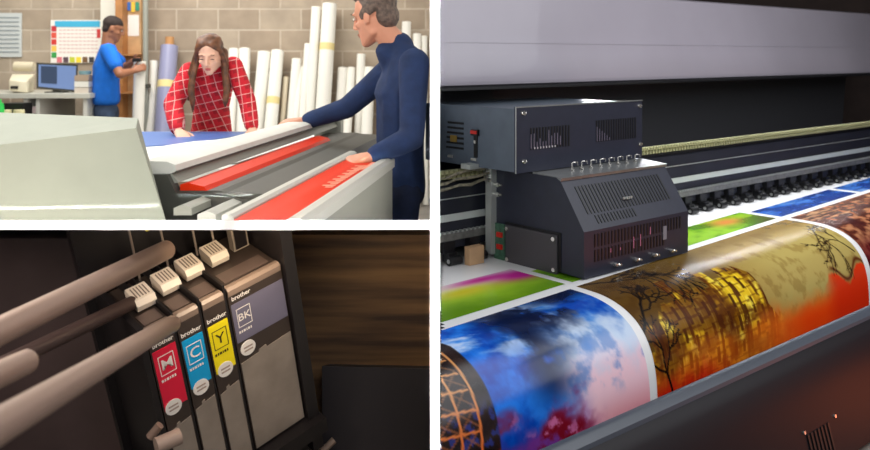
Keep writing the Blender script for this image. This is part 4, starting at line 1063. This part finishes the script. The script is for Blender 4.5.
# posters
def poster(name, lab, px0, px1, py0, py1, m, Yw=8.59):
    t = thing(name, lab, 'poster', tuple(P((px0+px1)/2, py1, Yw))); a, c = P(px0, py1, Yw), P(px1, py0, Yw)
    b = NB(); box(b, a.x, c.x, Yw-.008, Yw, a.z, c.z); obj('sheet', b, m, t)
    return t, a, c
def flat(name, px0, px1, py0, py1, m, parent, Yw=8.581, th=.003):
    a, c = P(px0, py1, Yw), P(px1, py0, Yw); b = NB(); box(b, a.x, c.x, Yw-th, Yw, a.z, c.z); return obj(name, b, m, parent)
pale = mat('poster_pale', (206, 212, 212), .7); ink = mat('poster_ink', (150, 160, 166), .7); wh = mat('poster_white', (244, 240, 234), .7)
t, a, c = poster('wall_chart', 'pale printed chart on the wall at the far left', -12, 22, 13, 57, pale)
b = NB()
for i in range(9):
    y = 17+4.3*i; a_, c_ = P(-10, y+1.2, 8.581), P(19, y, 8.581); box(b, a_.x, c_.x, 8.577, 8.5805, a_.z, c_.z)
obj('print_lines', b, ink, t)
cal = mat('calendar_blue', (70, 180, 220), .6)
t, a, c = poster('year_planner', 'year planner with a blue header and coloured tabs, above the computer monitor', 51, 103, 20, 63, wh)
flat('header', 55, 100, 21, 27, cal, t)
cols = [(200, 50, 60), (226, 90, 70), (214, 60, 50), (240, 200, 90), (60, 160, 80)]
for i, cc in enumerate(cols): flat('coloured_tab', 51.5, 56.5, 26+6.6*i, 31.5+6.6*i, mat('tab', cc, .6), t)
for i, cc in enumerate(((220, 120, 130), (90, 70, 80), (200, 210, 60), (250, 220, 60), (120, 90, 60), (60, 60, 64))): flat('coloured_tab', 57+6.4*i, 62+6.4*i, 57, 62.5, mat('tab', cc, .6), t)
flat('coloured_tab', 97, 101.5, 29, 38, mat('tab', (206, 60, 60), .6), t)
b = NB()
for i in range(7):
    for j in range(10):
        x, y = 59+4.0*j, 29.5+3.7*i
        a_, c_ = P(x, y+1.0, 8.581), P(x+3, y, 8.581); box(b, a_.x, c_.x, 8.5785, 8.581, a_.z, c_.z)
obj('day_grid', b, mat('pale_rose', (222, 190, 186), .7), t)
# white column and timber rack
b = NB(); a_, c_ = P(102.5, 222, 8.5), P(117, -60, 8.5); box(b, a_.x, c_.x, 8.45, 8.6, 0, c_.z); tag(obj('wall_column', b, mat('column_paint', (226, 224, 212), .7), bev=.01), 'narrow off-white column on the block wall behind the man in blue', 'column')
rk = thing('timber_rack', 'upright wooden rack with pinned papers beside the back man', 'rack', tuple(P(133, 220, 8.35)))
wood = mat('rack_wood', (176, 122, 72), .6, noise=.15, nscale=6); wood2 = mat('rack_panel', (198, 160, 116), .7, noise=.08)
a_, c_ = P(119, 222, 8.35), P(126, -80, 8.35)
b = NB(); box(b, a_.x, c_.x, 8.25, 8.45, 0, c_.z); obj('upright', b, wood, rk)
a_, c_ = P(126, 222, 8.4), P(141, -80, 8.4); b = NB(); box(b, a_.x, c_.x, 8.4, 8.45, 0, c_.z); obj('back_panel', b, wood2, rk)
flat('pinned_paper', 128, 139, 15, 36, wh, rk, 8.398); flat('pinned_paper', 128, 136, 60, 72, wh, rk, 8.398)
for i, cc in enumerate(((214, 60, 90), (60, 110, 190), (240, 200, 70), (50, 150, 120))): flat('colour_swatch', 123+4.2*i, 126.5+4.2*i, 2, 12-1.5*(i % 2), mat('swatch', cc, .6), rk, 8.39)
for y in (54, 92): 
    b = NB(); a_, c_ = P(119, y+1.6, 8.3), P(141, y, 8.3); box(b, a_.x, c_.x, 8.2, 8.42, a_.z, c_.z); obj('shelf', b, wood, rk)
b = NB(); tube(b, P(145.5, -60, 8.3), P(145.5, 84, 8.3), .026, n=14); pp = thing('metal_pole', 'vertical grey metal pole right of the timber rack', 'pole', tuple(P(145.5, 84, 8.3))); obj('tube', b, M['machg'], pp, smooth=30)
b = NB(); tube(b, P(145.5, 84, 8.3), P(145.5, 88, 8.3), .05, n=14); obj('foot', b, M['machd'], pp)
b = NB(); tube(b, P(145.5, 88, 8.3), Vector((P(145.5, 88, 8.3).x, 8.3, 0)), .03, n=14); obj('lower_tube', b, M['machg'], pp, smooth=30)
# roll held by the man at the back
t = thing('paper_roll', 'white paper roll held upright by the man in the blue T-shirt', 'paper roll', (P(140, 62, 7.78).x-.02, 7.78, .2), 'rolls handled by people')
b = NB(); tube(b, P(137.5, 140, 7.80), P(140, 61, 7.80), .052, n=24); obj('wrapped_paper', b, M['rollw'], t, smooth=40)
b = NB(); tube(b, P(140, 61, 7.80), P(140, 60.4, 7.80), .022, n=16); obj('core', b, M['core'], t)
b = NB(); a_, c_ = P(133, 62, 7.72), P(141, 58, 7.72); box(b, a_.x, c_.x, 7.70, 7.73, a_.z, c_.z); tag(obj('hand_scanner', b, M['black'], bev=.006), 'small black gadget in the back man\'s hands, above the roll', 'gadget')
# desk with computer
dk = thing('desk', 'cluttered workbench along the back wall at the left', 'desk', (rx(50, 7.9), 8.0, 0))
zd = P(0, 93.5, 7.6).z
b = NB(); box(b, -5.5, rx(92, 7.6), 7.55, 8.4, zd-.04, zd); obj('desktop', b, mat('desk_top', (196, 196, 186), .5), dk, bev=.005)
for x_ in (-5.2, rx(29, 7.7), rx(41, 7.7), rx(91, 7.7)-.03):
    b = NB(); box(b, x_, x_+.035, 7.6, 8.35, 0, zd-.04); obj('side_panel', b, mat('desk_side', (224, 224, 216), .5), dk)
b = NB(); box(b, rx(41, 7.7), rx(91, 7.7), 7.7, 8.3, zd-.36, zd-.33); obj('shelf', b, mat('desk_shelf', (200, 196, 186), .5), dk)
def onz(px, Y, z): return Vector((rx(px, Y), Y, z))
# monitor
mo = thing('computer_monitor', 'computer monitor with a blue grey window on screen, on the workbench', 'monitor', tuple(onz(57, 7.8, zd)))
Ym = 7.72
b = NB(); hexa(b, [P(36.5, 88.5, Ym), P(77, 92.5, Ym), P(77, 92.5, Ym+.04), P(36.5, 88.5, Ym+.04), P(36.5, 62.5, Ym), P(78, 64.5, Ym), P(78, 64.5, Ym+.04), P(36.5, 62.5, Ym+.04)]); obj('frame', b, M['machd'], mo, bev=.006)
b = NB(); hexa(b, [P(38.5, 86.5, Ym-.004), P(75.5, 90, Ym-.004), P(75.5, 90, Ym), P(38.5, 86.5, Ym), P(38.5, 64.5, Ym-.004), P(76, 66.2, Ym-.004), P(76, 66.2, Ym), P(38.5, 64.5, Ym)]); scn = obj('screen', b, mat('screen_glow', (96, 116, 156), .3, emis=(104, 126, 170), estr=.55), mo)
b = NB(); hexa(b, [P(41, 83, Ym-.007), P(57, 84, Ym-.007), P(57, 84, Ym-.004), P(41, 83, Ym-.004), P(41, 66, Ym-.007), P(57, 66.5, Ym-.007), P(57, 66.5, Ym-.004), P(41, 66, Ym-.004)]); obj('dark_window', b, mat('screen_dark', (50, 62, 84), .3, emis=(60, 74, 100), estr=.4), scn)
b = NB(); box(b, onz(53, Ym+.05, 0).x, onz(60, Ym+.05, 0).x, Ym+.04, Ym+.08, zd, zd+.2); box(b, onz(48, Ym+.05, 0).x, onz(65, Ym+.05, 0).x, Ym-.02, Ym+.14, zd, zd+.012); obj('stand', b, M['machd'], mo)
# desktop printer
dp = thing('desktop_printer', 'cream desktop label printer at the left end of the workbench', 'printer', tuple(onz(20, 7.8, zd)))
b = NB(); hexa(b, [P(9, 87, 7.66), P(27, 89, 7.66), P(34, 88, 7.95), P(14, 86, 7.95), P(9, 76, 7.66), P(26, 78, 7.66), P(35, 70, 7.95), P(12, 70, 7.95)]); 
bmesh.ops.translate(b, verts=b.verts, vec=(0, 0, zd+.001-min(v.co.z for v in b.verts))); obj('case', b, mat('cream_case', (222, 214, 190), .5), dp, bev=.012, smooth=40)
b = NB(); tube(b, P(15, 69.5, 7.95)+Vector((0, 0, .03)), P(34, 70, 7.95)+Vector((0, 0, .03)), .045, n=16); obj('lid', b, mat('cream_lid', (206, 196, 170), .5), dp, smooth=40)
b = NB(); box(b, onz(11, 7.655, 0).x, onz(18, 7.655, 0).x, 7.645, 7.66, zd+.04, zd+.065); obj('paper_slot', b, M['black'], dp)
# trays stack right of the monitor
for i in range(3):
    b = NB(); z_ = zd+.001+.055*i; box(b, onz(79, 7.75, 0).x, onz(93, 7.75, 0).x, 7.65, 8.0, z_, z_+.05)
    tag(obj('document_tray', b, mat('tray_%d' % i, ((200, 190, 178), (224, 222, 214), (170, 150, 130))[i], .6), bev=.006), ('brown grey document tray, bottom of the stack beside the monitor', 'pale white document tray, middle of the stack beside the monitor', 'tan document tray, top of the stack beside the monitor')[i], 'tray', 'document trays')
b = NB(); tube(b, onz(85, 7.75, zd+.167), onz(85, 7.75, zd+.20), .05, .055, n=18); mg = tag(obj('tape_dispenser', b, mat('teal_plastic', (120, 160, 170), .5), smooth=30), 'pale teal tape dispenser on top of the document trays', 'tape dispenser')
# items in the shelf openings and at the left end
b = NB(); box(b, onz(33, 7.66, 0).x, onz(39, 7.66, 0).x, 7.62, 7.9, zd-.27, zd-.12); tag(obj('storage_box', b, mat('box_pink', (214, 196, 196), .6), bev=.01), 'small pinkish white box in the open gap under the monitor', 'box')
for px, m_, lab in ((66, (150, 60, 50), 'red brown bundle on the shelf under the desk, left one'), (76, (170, 150, 120), 'tan bundle on the shelf under the desk, middle one'), (85, (120, 84, 70), 'dark brown bundle on the shelf under the desk, nearest the man in blue')):
    b = NB(); box(b, onz(px, 7.8, 0).x-.045, onz(px, 7.8, 0).x+.05, 7.74, 8.0, zd-.329, zd-.25+.02*(px % 3)); tag(obj('paper_bundle', b, mat('bundle', m_, .7), bev=.02), lab, 'bundle', 'bundles on the shelf under the desk')
b = NB(); z_ = zd-.22; box(b, -5.2, rx(28, 7.35), 7.15, 7.5, z_, z_+.05); st = thing('side_stand', 'dark low stand with dials left of the workbench', 'stand', (rx(12, 7.35), 7.33, 0)); obj('top', b, M['machd'], st, bev=.01)
for x_ in (-5.1, rx(26, 7.35)):
    b = NB(); box(b, x_, x_+.04, 7.2, 7.45, 0, z_); obj('leg', b, M['machd'], st)
for px in (6, 19):
    b = NB(); tube(b, onz(px, 7.20, z_+.05), onz(px, 7.20, z_+.10), .045, n=18); obj('dial', b, mat('dial_cream', (220, 214, 170), .5), st, smooth=30)
b = NB(); tube(b, onz(-1, 7.15, z_+.05), onz(-1, 7.15, z_+.16), .05, .035, n=18); tube(b, onz(-1, 7.15, z_+.16), onz(-1, 7.15, z_+.19), .02, n=14); tag(obj('spray_bottle', b, mat('bright_green', (40, 190, 80), .4), smooth=30), 'bright green bottle at the far left edge on the dark stand', 'bottle')
b = NB(); z2 = z_+.05; box(b, onz(4, 7.3, 0).x, onz(24, 7.3, 0).x, 7.28, 7.45, z2+.0, z2+.10); tag(obj('black_case', b, M['black'], bev=.01), 'black equipment case lying behind the cream dials', 'case')
print('bay1 done')
# ================================================================== lights
def area(name, loc, rot_to, sx, sy, power, col=(1, 1, 1), spread=None):
    ld = bpy.data.lights.new(name, 'AREA'); ld.shape = 'RECTANGLE'; ld.size = sx; ld.size_y = sy; ld.energy = power; ld.color = col
    if spread is not None: ld.spread = spread
    o = bpy.data.objects.new(name, ld); COL.objects.link(o); o.location = loc
    o.rotation_euler = (Vector(rot_to)-Vector(loc)).to_track_quat('-Z', 'Y').to_euler(); return o
# workshop ceiling lamps, then a fill lamp in front
area('ceiling_lamp', (-2.4, 4.6, 3.15), (-2.4, 4.6, 0), 1.6, 2.6, 90, (1, .97, .91))
area('ceiling_lamp', (-2.6, 7.2, 3.15), (-2.6, 7.4, 0), 3.4, 1.0, 88, (1, .97, .91))
area('front_fill', (-1.6, 1.2, 2.9), (-1.4, 5.0, 1.0), 2.0, .8, 46, (1, .98, .94))  # added fill for the surfaces that face the camera
# alcove lamp
area('alcove_lamp', (-1.35, 1.35, 1.35), (-.65, 2.5, .5), .30, .30, 10, (1, .84, .70))
area('alcove_back_fill', (-.5, 2.3, .93), (-.35, 3.2, .55), .2, .1, 1.7, (1, .80, .55))  # added fill that brightens the wood wall
# printer room: added wide softbox above the machine plus a soft ceiling lamp
t0 = T3(1.6, 1.9, 2.1); area('overhead_softbox', tuple(t0), tuple(T3(1.2, -.1, .1)), 3.2, 2.6, 80, (.96, .97, 1.0))
l_ = area('streak_lamp', tuple(T3(2.3, -.585, .699)), tuple(T3(2.3, .2, 0)), 3.2, .012, 22, (.95, .97, 1.0), math.radians(130))  # made-up lamp that draws the white streak along the sheet's crest
zax = -(V3*.72+Vector((0, 0, -.70))).normalized(); xax = U3; yax = zax.cross(xax); l_.rotation_euler = Matrix((xax, yax, zax)).transposed().to_euler()
area('side_fill', (.25, .6, 1.75), tuple(T3(-.1, -.45, .4)), .6, .6, 14, (.95, .97, 1.0))  # added fill for the carriage's left side faces
g_ = area('red_glow_fill', tuple(T3(1.55, 1.25, -.5)), tuple(T3(1.2, .75, -.75)), .5, .5, 3.2, (1, .18, .04))  # made-up lamp, only there for the orange glow on the front cover
area('ceiling_lamp', (2.0, 3.6, 3.1), (2.0, 3.6, 0), 1.6, 1.6, 30, (.95, .97, 1.0))
# added slit fills behind the camera, whitening the wall and ceiling ends
wv = area('wall_end_fill', (0, -.6, 1.0), (0, YF, 1.0), .024, 1.5, .9, (1, 1, 1), math.radians(.6)); wv.rotation_euler = (math.pi/2, 0, 0)
zc_ = (ry(220.4, YF)+ry(229.6, YF))/2
wh_ = area('slab_end_fill', (-.65, -.6, zc_), (-.65, YF, zc_), 1.32, .0215, .9, (1, 1, 1), math.radians(.6)); wh_.rotation_euler = (math.pi/2, 0, 0)
w = bpy.data.worlds.new('world'); SC.world = w; w.use_nodes = True
w.node_tree.nodes['Background'].inputs[0].default_value = (.9, .95, 1, 1); w.node_tree.nodes['Background'].inputs[1].default_value = .12
